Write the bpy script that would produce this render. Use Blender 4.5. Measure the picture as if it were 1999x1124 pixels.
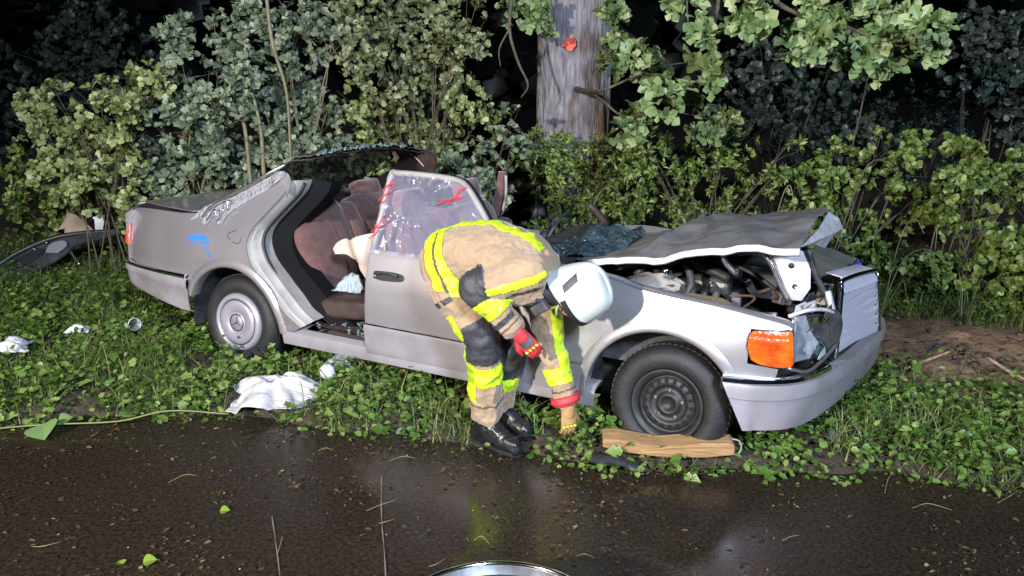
import bpy, bmesh, math, random
import numpy as np
from mathutils import Vector, Matrix, noise as mnoise

# ------------------------------------------------------------------ camera, sky, lights, exposure
scn = bpy.context.scene
for o in list(bpy.data.objects):
    bpy.data.objects.remove(o)
R = math.radians
cam_d = bpy.data.cameras.new("camera")
cam = bpy.data.objects.new("camera", cam_d)
scn.collection.objects.link(cam)
cam.location = (0, 0, 2.10)
cam.rotation_euler = (R(90 - 17.8), 0, 0)
cam_d.sensor_width = 36
cam_d.lens = 27.09
cam_d.clip_start = .05
cam_d.clip_end = 500
scn.camera = cam
world = bpy.data.worlds.new("World")
scn.world = world
world.use_nodes = True
wn = world.node_tree.nodes
sky = wn.new("ShaderNodeTexSky")
sky.sky_type = 'NISHITA'
sky.sun_disc = False
sky.sun_elevation = R(25)
sky.sun_rotation = R(200)
sky.dust_density = 0
sky.ozone_density = 8
tint = wn.new("ShaderNodeVectorMath")          # night: the sky keeps only its blue
tint.operation = 'MULTIPLY'
tint.inputs[1].default_value = (.45, .62, 1.7)
world.node_tree.links.new(sky.outputs[0], tint.inputs[0])
world.node_tree.links.new(tint.outputs[0], wn["Background"].inputs[0])
wn["Background"].inputs[1].default_value = .0010


def floodlight(name, loc, target, watts, color, size, angle, blend):
    d = bpy.data.lights.new(name, 'SPOT')
    d.energy = watts
    d.color = color
    d.shadow_soft_size = size
    d.spot_size = R(angle)
    d.spot_blend = blend
    o = bpy.data.objects.new(name, d)
    scn.collection.objects.link(o)
    o.location = loc
    o.rotation_euler = (Vector(target) - Vector(loc)).to_track_quat('-Z', 'Y').to_euler()


# floodlight of the emergency vehicles behind the photographer, then an added soft cool fill
floodlight("work_floodlight", (-4.3, -2.6, 3.7), (0.1, 5.6, 1.1), 3900, (1, .93, .86), .16, 96, 1.0)
floodlight("cool_fill_light", (2.2, -4.4, 5.8), (0.6, 6.4, 1.1), 5200, (.62, .77, 1.0), .7, 110, 1.0)  # soft fill added to lift the shadows, blue like their cast
scn.view_settings.view_transform = 'Standard'
scn.view_settings.look = 'None'
scn.view_settings.exposure = 0.34
scn.view_settings.gamma = 1
try:
    scn.cycles.max_bounces = 6
    scn.cycles.diffuse_bounces = 2
    scn.cycles.glossy_bounces = 3
    scn.cycles.transmission_bounces = 5
    scn.cycles.transparent_max_bounces = 8
    scn.cycles.sample_clamp_indirect = 6
    scn.cycles.use_denoising = True
except Exception:
    pass
C = scn.collection
rng = np.random.default_rng(7)
random.seed(7)


# ------------------------------------------------------------------ materials
def nt(m):
    m.use_nodes = True
    return m.node_tree, m.node_tree.nodes, m.node_tree.links


def mat(name, col, rough=.5, metal=0., col2=None, scale=8., bump=0., bscale=40., coat=0., rvar=0., spec=None,
        detail=5., thr=(.35, .65), coord='Object', stretch=None, aniso=None, sheen=0.):
    m = bpy.data.materials.new(name)
    t, n, l = nt(m)
    b = n["Principled BSDF"]
    b.inputs["Roughness"].default_value = rough
    b.inputs["Metallic"].default_value = metal
    b.inputs["Base Color"].default_value = (*col, 1)
    b.inputs["Coat Weight"].default_value = coat
    b.inputs["Coat Roughness"].default_value = .08
    if sheen:
        b.inputs["Sheen Weight"].default_value = sheen
    if spec is not None:
        b.inputs["Specular IOR Level"].default_value = spec
    tc = n.new("ShaderNodeTexCoord")
    vec = tc.outputs[coord]
    if stretch:
        mp = n.new("ShaderNodeMapping")
        mp.inputs["Scale"].default_value = stretch
        l.new(vec, mp.inputs[0])
        vec = mp.outputs[0]
    if col2 is not None or rvar:
        nz = n.new("ShaderNodeTexNoise")
        nz.inputs["Scale"].default_value = scale
        nz.inputs["Detail"].default_value = detail
        l.new(vec, nz.inputs["Vector"])
        mr = n.new("ShaderNodeMapRange")
        mr.inputs[1].default_value = thr[0]
        mr.inputs[2].default_value = thr[1]
        l.new(nz.outputs["Fac"], mr.inputs[0])
        if col2 is not None:
            mx = n.new("ShaderNodeMix")
            mx.data_type = 'RGBA'
            mx.inputs[6].default_value = (*col, 1)
            mx.inputs[7].default_value = (*col2, 1)
            l.new(mr.outputs[0], mx.inputs[0])
            l.new(mx.outputs[2], b.inputs["Base Color"])
        if rvar:
            m2 = n.new("ShaderNodeMapRange")
            m2.inputs[3].default_value = max(.02, rough - rvar)
            m2.inputs[4].default_value = min(1, rough + rvar)
            l.new(mr.outputs[0], m2.inputs[0])
            l.new(m2.outputs[0], b.inputs["Roughness"])
    if bump:
        nb = n.new("ShaderNodeTexNoise")
        nb.inputs["Scale"].default_value = bscale
        nb.inputs["Detail"].default_value = 6
        l.new(vec, nb.inputs["Vector"])
        bp = n.new("ShaderNodeBump")
        bp.inputs["Strength"].default_value = bump
        bp.inputs["Distance"].default_value = .02
        l.new(nb.outputs["Fac"], bp.inputs["Height"])
        l.new(bp.outputs[0], b.inputs["Normal"])
    return m


def leaf_mat(name, ca, cb, cc, rough=.42, single=False):
    """leaf colour varies from leaf to leaf (attribute 'tint', or the object's own random number for single leaves)"""
    m = bpy.data.materials.new(name)
    t, n, l = nt(m)
    b = n["Principled BSDF"]
    b.inputs["Roughness"].default_value = rough
    b.inputs["Specular IOR Level"].default_value = .45
    if single:
        a = n.new("ShaderNodeObjectInfo")
        out = a.outputs["Random"]
    else:
        a = n.new("ShaderNodeAttribute")
        a.attribute_name = "tint"
        out = a.outputs["Fac"]
    cr = n.new("ShaderNodeValToRGB")
    cr.color_ramp.elements[0].color = (*ca, 1)
    cr.color_ramp.elements[1].color = (*cc, 1)
    e = cr.color_ramp.elements.new(.55)
    e.color = (*cb, 1)
    l.new(out, cr.inputs[0])
    l.new(cr.outputs[0], b.inputs["Base Color"])
    tr = n.new("ShaderNodeBsdfTranslucent")
    l.new(cr.outputs[0], tr.inputs[0])
    mx = n.new("ShaderNodeMixShader")
    mx.inputs[0].default_value = .22
    l.new(b.outputs[0], mx.inputs[1])
    l.new(tr.outputs[0], mx.inputs[2])
    l.new(mx.outputs[0], n["Material Output"].inputs[0])
    return m


def glass_mat(name, col, alpha, rough=.12, bump=0., bscale=30.):
    m = bpy.data.materials.new(name)
    t, n, l = nt(m)
    b = n["Principled BSDF"]
    b.inputs["Base Color"].default_value = (*col, 1)
    b.inputs["Roughness"].default_value = rough
    b.inputs["Alpha"].default_value = alpha
    b.inputs["Specular IOR Level"].default_value = .7
    if bump:
        tc = n.new("ShaderNodeTexCoord")
        nb = n.new("ShaderNodeTexNoise")
        nb.inputs["Scale"].default_value = bscale
        nb.inputs["Detail"].default_value = 4
        l.new(tc.outputs["Object"], nb.inputs["Vector"])
        bp = n.new("ShaderNodeBump")
        bp.inputs["Strength"].default_value = bump
        bp.inputs["Distance"].default_value = .05
        l.new(nb.outputs["Fac"], bp.inputs["Height"])
        l.new(bp.outputs[0], b.inputs["Normal"])
    return m


# ------------------------------------------------------------------ mesh helpers
def link(name, me, parent=None, mats=None, smooth=True):
    o = bpy.data.objects.new(name, me)
    C.objects.link(o)
    if parent is not None:
        o.parent = parent
    if mats is not None:
        for m in (mats if isinstance(mats, (list, tuple)) else [mats]):
            me.materials.append(m)
    if smooth and len(me.polygons):
        me.polygons.foreach_set("use_smooth", [True] * len(me.polygons))
    return o


def mesh(name, v, f, m, parent=None, smooth=True, solid=0., bevel=0.):
    me = bpy.data.meshes.new(name)
    me.from_pydata([tuple(map(float, p)) for p in v], [], [tuple(map(int, q)) for q in f])
    me.update()
    o = link(name, me, parent, m, smooth)
    mods(o, solid, bevel)
    return o


def mods(o, solid=0., bevel=0., subd=0):
    if subd:
        s = o.modifiers.new("s", 'SUBSURF')
        s.levels = s.render_levels = subd
    if solid:
        s = o.modifiers.new("t", 'SOLIDIFY')
        s.thickness = solid
        s.offset = 0
        if not bevel:
            e = o.modifiers.new("e", 'EDGE_SPLIT')
            e.split_angle = R(38)
    if bevel:
        s = o.modifiers.new("b", 'BEVEL')
        s.width = bevel
        s.segments = 2
        s.limit_method = 'ANGLE'
        s.angle_limit = R(40)
        if solid:
            e = o.modifiers.new("e", 'EDGE_SPLIT')
            e.split_angle = R(32)


def tag(o, label=None, cat=None, group=None, kind=None):
    for k, val in (("label", label), ("category", cat), ("group", group), ("kind", kind)):
        if val:
            o[k] = val
    return o


def empty(name, loc=(0, 0, 0), rot=(0, 0, 0)):
    o = bpy.data.objects.new(name, None)
    o.empty_display_size = .1
    C.objects.link(o)
    o.location = loc
    o.rotation_euler = rot
    return o


def grid(nu, nv, fn):
    v = [fn(i / (nu - 1), j / (nv - 1)) for j in range(nv) for i in range(nu)]
    f = [(j * nu + i, j * nu + i + 1, (j + 1) * nu + i + 1, (j + 1) * nu + i) for j in range(nv - 1) for i in range(nu - 1)]
    return v, f


def boxv(c, s, rot=None):
    v = []
    for x in (-.5, .5):
        for y in (-.5, .5):
            for z in (-.5, .5):
                p = Vector((x * s[0], y * s[1], z * s[2]))
                if rot is not None:
                    p = rot @ p
                v.append(p + Vector(c))
    f = [(0, 1, 3, 2), (4, 6, 7, 5), (0, 4, 5, 1), (2, 3, 7, 6), (0, 2, 6, 4), (1, 5, 7, 3)]
    return v, f


def rotm(x=0, y=0, z=0):
    from mathutils import Euler
    return Euler((R(x), R(y), R(z))).to_matrix()


def box(name, c, s, m, parent=None, rot=None, bevel=.01):
    v, f = boxv(c, s, rot)
    return mesh(name, v, f, m, parent, False, 0, bevel)


def join(parts):
    V, F = [], []
    for v, f in parts:
        k = len(V)
        V += list(v)
        F += [tuple(i + k for i in q) for q in f]
    return V, F


def smooth_path(pts, n):
    """Catmull-Rom through pts (any dimension), n samples per span"""
    p = np.array(pts, float)
    if len(p) < 3:
        return np.array([p[0] + (p[-1] - p[0]) * t for t in np.linspace(0, 1, n * (len(p) - 1) + 1)])
    q = np.vstack([2 * p[0] - p[1], p, 2 * p[-1] - p[-2]])
    out = []
    for i in range(1, len(q) - 2):
        for k in range(n):
            t = k / n
            a, b, c, d = q[i - 1], q[i], q[i + 1], q[i + 2]
            out.append(.5 * (2 * b + (c - a) * t + (2 * a - 5 * b + 4 * c - d) * t * t + (3 * b - a - 3 * c + d) * t ** 3))
    out.append(p[-1])
    return np.array(out)


def tube(pts, rad, n=8, span=4, closed=False, caps=True, smooth=True):
    p = smooth_path(pts, span) if smooth else np.array(pts, float)
    k = len(p)
    r = np.interp(np.linspace(0, 1, k), np.linspace(0, 1, len(np.atleast_1d(rad))), np.atleast_1d(rad)) if np.ndim(rad) else np.full(k, rad)
    v, f = [], []
    up = None
    for i in range(k):
        t = p[min(i + 1, k - 1)] - p[max(i - 1, 0)]
        t = t / (np.linalg.norm(t) + 1e-9)
        if up is None:
            up = np.cross(t, [0, 0, 1] if abs(t[2]) < .9 else [1, 0, 0])
        up = up - t * (up @ t)
        up /= np.linalg.norm(up) + 1e-9
        s = np.cross(t, up)
        for a in range(n):
            th = 2 * math.pi * a / n
            v.append(p[i] + r[i] * (math.cos(th) * up + math.sin(th) * s))
    for i in range(k - 1):
        for a in range(n):
            f.append((i * n + a, i * n + (a + 1) % n, (i + 1) * n + (a + 1) % n, (i + 1) * n + a))
    if caps:
        f.append(tuple(range(n - 1, -1, -1)))
        f.append(tuple((k - 1) * n + a for a in range(n)))
    return v, f


def lathe(prof, n=40, axis='y', c=(0, 0, 0)):
    """prof: list of (radius, offset along axis)"""
    v, f = [], []
    for (r, h) in prof:
        for a in range(n):
            th = 2 * math.pi * a / n
            x, z = r * math.cos(th), r * math.sin(th)
            v.append((c[0] + x, c[1] + h, c[2] + z) if axis == 'y' else (c[0] + x, c[1] + z, c[2] + h))
    for i in range(len(prof) - 1):
        for a in range(n):
            f.append((i * n + a, i * n + (a + 1) % n, (i + 1) * n + (a + 1) % n, (i + 1) * n + a))
    return v, f


def panel(name, outline, fn, m, parent, step=.05, solid=.006, bevel=0., smooth=True):
    """sheet with any outline in (u,v), cut into a grid and mapped by fn(u,v) -> point"""
    bm = bmesh.new()
    vs = [bm.verts.new((u, w, 0)) for u, w in outline]
    bm.faces.new(vs)
    bmesh.ops.triangulate(bm, faces=bm.faces[:], ngon_method='EAR_CLIP')
    us = [p[0] for p in outline]
    ws = [p[1] for p in outline]
    gu = np.arange(min(us) + step * .37, max(us), step)
    gw = np.arange(min(ws) + step * .41, max(ws), step)
    for g in gu:
        bmesh.ops.bisect_plane(bm, geom=bm.verts[:] + bm.edges[:] + bm.faces[:], dist=1e-6, plane_co=(g, 0, 0), plane_no=(1, 0, 0))
    for g in gw:
        bmesh.ops.bisect_plane(bm, geom=bm.verts[:] + bm.edges[:] + bm.faces[:], dist=1e-6, plane_co=(0, g, 0), plane_no=(0, 1, 0))
    dis = []
    for e in bm.edges:
        if len(e.link_faces) != 2:
            continue
        a, b = e.verts[0].co, e.verts[1].co
        if abs(a.x - b.x) > 1e-5 and abs(a.y - b.y) > 1e-5:
            dis.append(e)
    bmesh.ops.dissolve_edges(bm, edges=dis, use_verts=False)
    dv = [x for x in bm.verts if len(x.link_edges) == 2 and not any(len(e.link_faces) == 1 for e in x.link_edges)]
    bmesh.ops.dissolve_verts(bm, verts=dv)
    bmesh.ops.remove_doubles(bm, verts=bm.verts[:], dist=5e-4)
    for x in bm.verts:
        x.co = Vector(fn(x.co.x, x.co.y))
    bmesh.ops.recalc_face_normals(bm, faces=bm.faces[:])
    me = bpy.data.meshes.new(name)
    bm.to_mesh(me)
    bm.free()
    o = link(name, me, parent, m, smooth)
    mods(o, solid, bevel)
    return o


def fbm(x, y, z=0., s=1.):
    return mnoise.fractal(Vector((x * s, y * s, z * s)), 1.0, 2.0, 4)


def bulk(name, V, F, tint, m, parent=None, per=1):
    """many small faces in one mesh, V (n,k,3) pieces, F faces of one piece, tint per piece"""
    V = np.asarray(V, np.float32)
    n, k, _ = V.shape
    F = np.asarray(F, np.int64)
    nf, s = F.shape
    idx = (F[None] + (np.arange(n) * k)[:, None, None]).reshape(-1)
    me = bpy.data.meshes.new(name)
    me.vertices.add(n * k)
    me.vertices.foreach_set("co", V.reshape(-1))
    me.loops.add(len(idx))
    me.loops.foreach_set("vertex_index", idx.astype(np.int32))
    me.polygons.add(n * nf)
    me.polygons.foreach_set("loop_start", (np.arange(n * nf) * s).astype(np.int32))
    me.update(calc_edges=True)
    a = me.attributes.new("tint", 'FLOAT', 'POINT')
    a.data.foreach_set("value", np.repeat(np.asarray(tint, np.float32), k))
    me.polygons.foreach_set("use_smooth", [True] * len(me.polygons))
    me.materials.append(m)
    o = bpy.data.objects.new(name, me)
    C.objects.link(o)
    if parent is not None:
        o.parent = parent
    return o


def unit(a):
    return a / (np.linalg.norm(a, axis=-1, keepdims=True) + 1e-9)


# leaf outlines: x along the leaf (0..1), y half width, bent about the midrib
def leaf_shape(kind):
    if kind == 'round':
        half = [(0, .0), (.32, .37), (.75, .38), (1.0, .0)]
    elif kind == 'oak':
        half = [(0, .02), (.25, .16), (.38, .27), (.50, .17), (.68, .36), (.84, .26), (1.0, .04)]
    elif kind == 'ivy':
        half = [(0, .0), (.05, .26), (.18, .46), (.36, .52), (.56, .44), (.78, .25), (1.0, .0)]
    elif kind == 'thin':
        half = [(0, .0), (.3, .20), (.6, .17), (1.0, .0)]
    else:
        half = [(0, .04), (.16, .30), (.34, .22), (.52, .36), (.72, .20), (1.0, .0)]
    mid = [(x, 0, .0) for x, _ in half]
    L = [(x, y, .35 * y - .12 * x * x) for x, y in half]
    Rr = [(x, -y, .35 * y - .12 * x * x) for x, y in half]
    mid = [(x, 0, -.12 * x * x) for x, _ in half]
    v = mid + L + Rr
    k = len(half)
    f = []
    for i in range(k - 1):
        f.append((i, i + 1, k + i + 1, k + i))
        f.append((i + 1, i, 2 * k + i, 2 * k + i + 1))
    return np.array(v, np.float32), np.array(f)


LEAF = {k: leaf_shape(k) for k in ('round', 'oak', 'thin', 'nettle', 'ivy')}


def place_leaves(kind, pos, axis, nrm, size):
    """pos,axis,nrm (n,3), size (n,)"""
    v, f = LEAF[kind]
    x = unit(axis)
    z = unit(nrm - x * (nrm * x).sum(-1, keepdims=True))
    y = np.cross(z, x)
    P = pos[:, None] + size[:, None, None] * (v[None, :, 0:1] * x[:, None] + v[None, :, 1:2] * y[:, None] + v[None, :, 2:3] * z[:, None])
    return P, f


# ------------------------------------------------------------------ ground, road
EX = [-60, -5, -2.94, -2.5, -2.1, -1.68, -1.29, -.86, -.48, -.19, .27, .8, 1.22, 1.47, 1.83, 2.08, 2.25, 2.53, 4, 60]
EY = [4.3, 4.05, 3.97, 4.01, 4.04, 4.04, 3.95, 3.83, 3.75, 3.70, 3.52, 3.41, 3.42, 3.42, 3.40, 3.37, 3.27, 3.30, 3.1, 2.5]


def edge_y(x):
    return float(np.interp(x, EX, EY)) + .02 * math.sin(7.3 * x) + .012 * math.sin(17 * x + 1)


def ground_z(x, y):
    d = y - edge_y(x)
    if d < 0:
        return -.03
    z = .055 * min(d / .22, 1) - .03 * (1 - min(d / .1, 1)) - .066 * max(d - .25, 0) if d < 3.6 else .055 - .066 * 3.35 + .05 * (d - 3.6)
    if d > 9:
        z = .055 - .066 * 3.35 + .05 * 5.4
    w = min(d / .5, 1)
    return z + w * (.025 * fbm(x, y, 0, 1.3) + .012 * fbm(x, y, 3, 5))


def soil_amount(x, y):
    """bare, torn up earth beside the nose of the car"""
    a = math.exp(-(((x - 3.5) / 1.5) ** 4 + ((y - 5.15 + .10 * (x - 3.2)) / .85) ** 4))
    return a


M_road = bpy.data.materials.new("wet_asphalt")
t, n, l = nt(M_road)
b = n["Principled BSDF"]
tc = n.new("ShaderNodeTexCoord")
n1 = n.new("ShaderNodeTexNoise"); n1.inputs["Scale"].default_value = 1.0; n1.inputs["Detail"].default_value = 5
n2 = n.new("ShaderNodeTexNoise"); n2.inputs["Scale"].default_value = 55; n2.inputs["Detail"].default_value = 4
vo = n.new("ShaderNodeTexVoronoi"); vo.inputs["Scale"].default_value = 130
for q in (n1, n2, vo):
    l.new(tc.outputs["Object"], q.inputs["Vector"])
cr = n.new("ShaderNodeValToRGB")
cr.color_ramp.elements[0].position = .35; cr.color_ramp.elements[0].color = (.013, .0092, .0066, 1)
cr.color_ramp.elements[1].position = .72; cr.color_ramp.elements[1].color = (.040, .029, .0205, 1)
l.new(n2.outputs["Fac"], cr.inputs[0]); l.new(cr.outputs[0], b.inputs["Base Color"])
mr = n.new("ShaderNodeMapRange"); mr.inputs[1].default_value = .40; mr.inputs[2].default_value = .62
mr.inputs[3].default_value = .08; mr.inputs[4].default_value = .27
l.new(n1.outputs["Fac"], mr.inputs[0]); l.new(mr.outputs[0], b.inputs["Roughness"])
b.inputs["Specular IOR Level"].default_value = .55
bp = n.new("ShaderNodeBump"); bp.inputs["Distance"].default_value = .006
mr2 = n.new("ShaderNodeMapRange"); mr2.inputs[1].default_value = .42; mr2.inputs[2].default_value = .66
mr2.inputs[3].default_value = .03; mr2.inputs[4].default_value = .22
l.new(n1.outputs["Fac"], mr2.inputs[0]); l.new(mr2.outputs[0], bp.inputs["Strength"])
ad = n.new("ShaderNodeMath"); ad.operation = 'ADD'
l.new(vo.outputs["Distance"], ad.inputs[0]); l.new(n2.outputs["Fac"], ad.inputs[1])
l.new(ad.outputs[0], bp.inputs["Height"]); l.new(bp.outputs[0], b.inputs["Normal"])

v, f = grid(60, 30, lambda a, c: (-60 + 120 * a, -40 + 52 * c, 0.004 * fbm((-60 + 120 * a), c * 40, 0, .6)))
xs = np.concatenate([[-60, -20, -8], np.linspace(-5.5, 5.5, 111), [8, 20, 60]])
ys = np.linspace(-1, .12, 29)
v = []
for k, s in enumerate(ys):
    for x in xs:
        e = edge_y(x)
        y = e + .10 if k == len(ys) - 1 else -30 + (e + .06 + 30) * (1 - (1 - (k / (len(ys) - 1))) ** 3)
        v.append((x, y, .003 * fbm(x, y, 0, .9) - (.035 if k == len(ys) - 1 else 0)))
nx = len(xs)
f = [(j * nx + i, j * nx + i + 1, (j + 1) * nx + i + 1, (j + 1) * nx + i) for j in range(len(ys) - 1) for i in range(nx - 1)]
road = mesh("road", v, f, M_road)
tag(road, kind="structure")

M_soil = mat("verge_soil", (.026, .018, .011), .85, col2=(.066, .046, .030), scale=9, bump=1., bscale=26, thr=(.3, .75))
_t, _n, _l = nt(M_soil)                # the freshly torn earth is a paler brown than the old verge
_at = _n.new("ShaderNodeAttribute"); _at.attribute_name = "fresh"
_b = _n["Principled BSDF"]
_src = _b.inputs["Base Color"].links[0].from_socket
_mx = _n.new("ShaderNodeMix"); _mx.data_type = 'RGBA'; _mx.blend_type = 'MULTIPLY'; _mx.inputs[0].default_value = 1
_mc = _n.new("ShaderNodeMix"); _mc.data_type = 'RGBA'; _mc.inputs[6].default_value = (1, 1, 1, 1); _mc.inputs[7].default_value = (5.0, 4.2, 3.7, 1); _mc.clamp_result = False
_l.new(_at.outputs["Fac"], _mc.inputs[0]); _l.new(_src, _mx.inputs[6]); _l.new(_mc.outputs[2], _mx.inputs[7]); _l.new(_mx.outputs[2], _b.inputs["Base Color"])
xs = np.concatenate([[-70, -30, -14, -9, -7], np.linspace(-6, 6, 121), [7, 9, 14, 30, 70]])
ds = np.concatenate([[-.05], np.linspace(0, 4.6, 64), [5.2, 6, 7.5, 9.5, 14, 25, 60, 120]])
v = []
for d in ds:
    for x in xs:
        y = edge_y(max(-6, min(6, x))) + d
        lump = 0
        if abs(x) < 6 and d < 5:
            s = soil_amount(x, y)
            lump = s * (.05 + .05 * fbm(x, y, 5, 3.0) + .035 * fbm(x, y, 9, 9))
        v.append((x, y, (ground_z(x, y) if d >= 0 else -.05) + lump))
nx = len(xs)
f = [(j * nx + i, j * nx + i + 1, (j + 1) * nx + i + 1, (j + 1) * nx + i) for j in range(len(ds) - 1) for i in range(nx - 1)]
verge = mesh("verge_ground", v, f, M_soil)
_fa = verge.data.attributes.new("fresh", 'FLOAT', 'POINT')
_fa.data.foreach_set("value", [soil_amount(p.co.x, p.co.y) for p in verge.data.vertices])
tag(verge, kind="structure")

# thin pale seams in the asphalt
M_seam = mat("seam_sealant", (.16, .14, .12), .4)
for pts in ([(-.66, 3.42), (-.60, 3.05), (-.53, 2.71), (-.40, 2.0), (-.2, 1.0)], [(-1.11, 3.07), (-.96, 2.67), (-.72, 2.0), (-.4, 1.0)]):
    p = smooth_path(pts, 6)
    v, f = [], []
    for i, (x, y) in enumerate(p):
        w = .0022 + .0012 * math.sin(i * 1.7)
        v += [(x - w, y, .0065), (x + w, y, .0065)]
        if i:
            f.append((2 * i - 2, 2 * i - 1, 2 * i + 1, 2 * i))
    tag(mesh("road_seam", v, f, M_seam, None, False), kind="structure")

# ------------------------------------------------------------------ vegetation on the verge (uncountable: stuff)
G_A, G_B, G_C = (.030, .072, .010), (.090, .175, .026), (.23, .30, .080)
M_cover = leaf_mat("ground_cover_leaf", G_A, G_B, G_C)
M_grass = leaf_mat("grass_blade", (.045, .075, .014), (.12, .17, .04), (.34, .31, .14), .5)
gzv = np.vectorize(ground_z)
edv = np.vectorize(edge_y)
CARP = Vector((-1.503, 5.607, -.059))
CY_, SY_ = math.cos(R(-25.553)), math.sin(R(-25.553))


def car_local(x, y):
    dx, dy = x - CARP.x, y - CARP.y
    return CY_ * dx + SY_ * dy, -SY_ * dx + CY_ * dy


def cover(n, xr, dr, kind, size, hz, power, name, m, seed, dens=None, edge_ragged=.03, tmu=.5, tsd=.25):
    g = np.random.default_rng(seed)
    x = g.uniform(*xr, n)
    d = dr[0] + (dr[1] - dr[0]) * g.random(n) ** power
    y = edv(x) + d
    keep = np.ones(n, bool)
    so = np.exp(-(((x - 3.5) / 1.45) ** 4 + ((y - 5.13 + .10 * (x - 3.2)) / .84) ** 4))
    keep &= g.random(n) > so * 1.04
    patch = np.array([fbm(a, c, 11, 1.1) for a, c in zip(x, y)])
    fine = np.array([fbm(a, c, 4, 4.5) for a, c in zip(x, y)])
    keep &= g.random(n) < np.clip(.62 + 1.5 * fine + .8 * patch, .06, 1)
    keep &= (d > .14 * (fine - .25) - .02)
    lx = CY_ * (x - CARP.x) + SY_ * (y - CARP.y)
    ly = -SY_ * (x - CARP.x) + CY_ * (y - CARP.y)
    under = (lx > -1.0) & (lx < 3.6) & (np.abs(ly) < .82)
    foot = ((x + .06) / .17) ** 2 + ((y - 3.74) / .12) ** 2 < 1
    timber = (x > .44) & (x < 1.10) & (y > 3.475) & (y < 3.66)
    cloth = ((x + 1.42) / .30) ** 2 + ((y - 4.22) / .22) ** 2 < 1
    keep &= ~foot & ~timber & ~cloth
    x, y, d, patch, fine, under = (a[keep] for a in (x, y, d, patch, fine, under))
    n = len(x)
    h = hz[0] + (hz[1] - hz[0]) * g.random(n) ** 1.5 * np.clip(.8 + .9 * fine, .35, 1.8)
    h = np.where(under, h * .35, h)
    ls = size * g.uniform(.55, 1.4, n)
    az = g.uniform(0, 2 * np.pi, n)
    el = g.normal(.15, .35, n)
    ax = np.stack([np.cos(az) * np.cos(el), np.sin(az) * np.cos(el), np.sin(el)], 1)
    nr = np.stack([g.normal(0, .38, n), g.normal(-.15, .38, n), np.ones(n)], 1)
    pos = np.stack([x, y, gzv(x, y) + h], 1)
    P, F = place_leaves(kind, pos, ax, nr, ls)
    tint = np.clip(tmu + .3 * patch + g.normal(0, tsd, n), 0, 1)
    return tag(bulk(name, P, F, tint, m), kind="stuff")


tag(cover(26000, (-5.2, 5.2), (-.13, 1.6), 'round', .032, (.012, .15), 1.1, "ground_ivy", M_cover, 1, tmu=.62),
    "bright green low leafy ground cover growing along the wet road edge", "ground cover")
tag(cover(24000, (-6, 5.5), (.6, 4.6), 'round', .038, (.012, .25), 1.0, "verge_weeds", M_cover, 2, tmu=.42),
    "darker green weeds covering the verge around and behind the car", "weeds")


def grass(n, xr, dr, hgt, seed, name, tmu, power=1.):
    g = np.random.default_rng(seed)
    x = g.uniform(*xr, n)
    d = dr[0] + (dr[1] - dr[0]) * g.random(n) ** power
    y = edv(x) + d
    so = np.exp(-(((x - 3.5) / 1.45) ** 4 + ((y - 5.13 + .10 * (x - 3.2)) / .84) ** 4))
    lx = CY_ * (x - CARP.x) + SY_ * (y - CARP.y)
    ly = -SY_ * (x - CARP.x) + CY_ * (y - CARP.y)
    under = (lx > -1.05) & (lx < 3.7) & (np.abs(ly) < .86)
    timber = (x > .44) & (x < 1.10) & (y > 3.475) & (y < 3.66)
    foot = ((x + .06) / .17) ** 2 + ((y - 3.74) / .12) ** 2 < 1
    cloth = ((x + 1.42) / .30) ** 2 + ((y - 4.22) / .22) ** 2 < 1
    clump = np.array([fbm(a, c, 21, 2.2) for a, c in zip(x, y)]) + g.normal(0, .12, n)
    keep = (g.random(n) > so) & ~under & ~timber & ~foot & ~cloth & (clump > -.08)
    x, y = x[keep], y[keep]
    n = len(x)
    h = hgt * g.uniform(.4, 1.3, n)
    az = g.uniform(0, 2 * np.pi, n)
    lean = g.uniform(.4, 1.7, n) * h
    h = h * g.uniform(.6, 1.0, n)
    w = .0028 * g.uniform(.7, 1.6, n)
    dx, dy = np.cos(az), np.sin(az)
    base = np.stack([x, y, gzv(x, y) - .005], 1)
    mid = base + np.stack([dx * lean * .35, dy * lean * .35, h * .62], 1)
    tip = base + np.stack([dx * lean, dy * lean, h * .92], 1)
    side = np.stack([-dy * w, dx * w, np.zeros(n)], 1)
    V = np.stack([base - side, base + side, mid + side * .8, mid - side * .8, tip], 1)
    F = [(0, 1, 2, 2), (0, 2, 3, 3), (3, 2, 4, 4)]
    F = [(0, 1, 2), (0, 2, 3), (3, 2, 4)]
    return tag(bulk(name, V, F, np.clip(g.normal(tmu, .25, n), 0, 1), M_grass), kind="stuff")


tag(grass(85000, (-6, 5.5), (.0, 4.4), .19, 3, "grass", .45), "short tangled grass mixed through the weeds of the verge", "grass")
tag(grass(1500, (-4.2, -2.4), (1.0, 2.0), .16, 5, "dry_grass", 1.0), "yellowed dry grass tuft beside the crumpled white papers", "grass")

tag(cover(30000, (-6, 5.4), (-.10, 3.6), 'nettle', .040, (.012, .20), 1.0, "small_herbs", M_cover, 8, tmu=.55),
    "tangled small jagged-leaved herbs mixed through the verge", "herbs")
tag(cover(3000, (-5.0, 5.0), (-.02, 2.4), 'nettle', .075, (.03, .17), 1.1, "broad_leaf_weeds", M_cover, 6, tmu=.7),
    "scattered broad-leaved weeds standing taller than the ground cover", "weeds")

# ------------------------------------------------------------------ shrubs, trees
M_stem = mat("green_twig", (.13, .12, .07), .7, col2=(.22, .19, .11), scale=14, bump=.3)
M_twig = mat("brown_twig", (.060, .045, .030), .8, col2=(.11, .09, .06), scale=18, bump=.4)
LM = {}


def lm(key, a, b_, c):
    LM[key] = (leaf_mat(key + "_foliage", a, b_, c), leaf_mat(key + "_leaf", a, b_, c, single=True))


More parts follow.
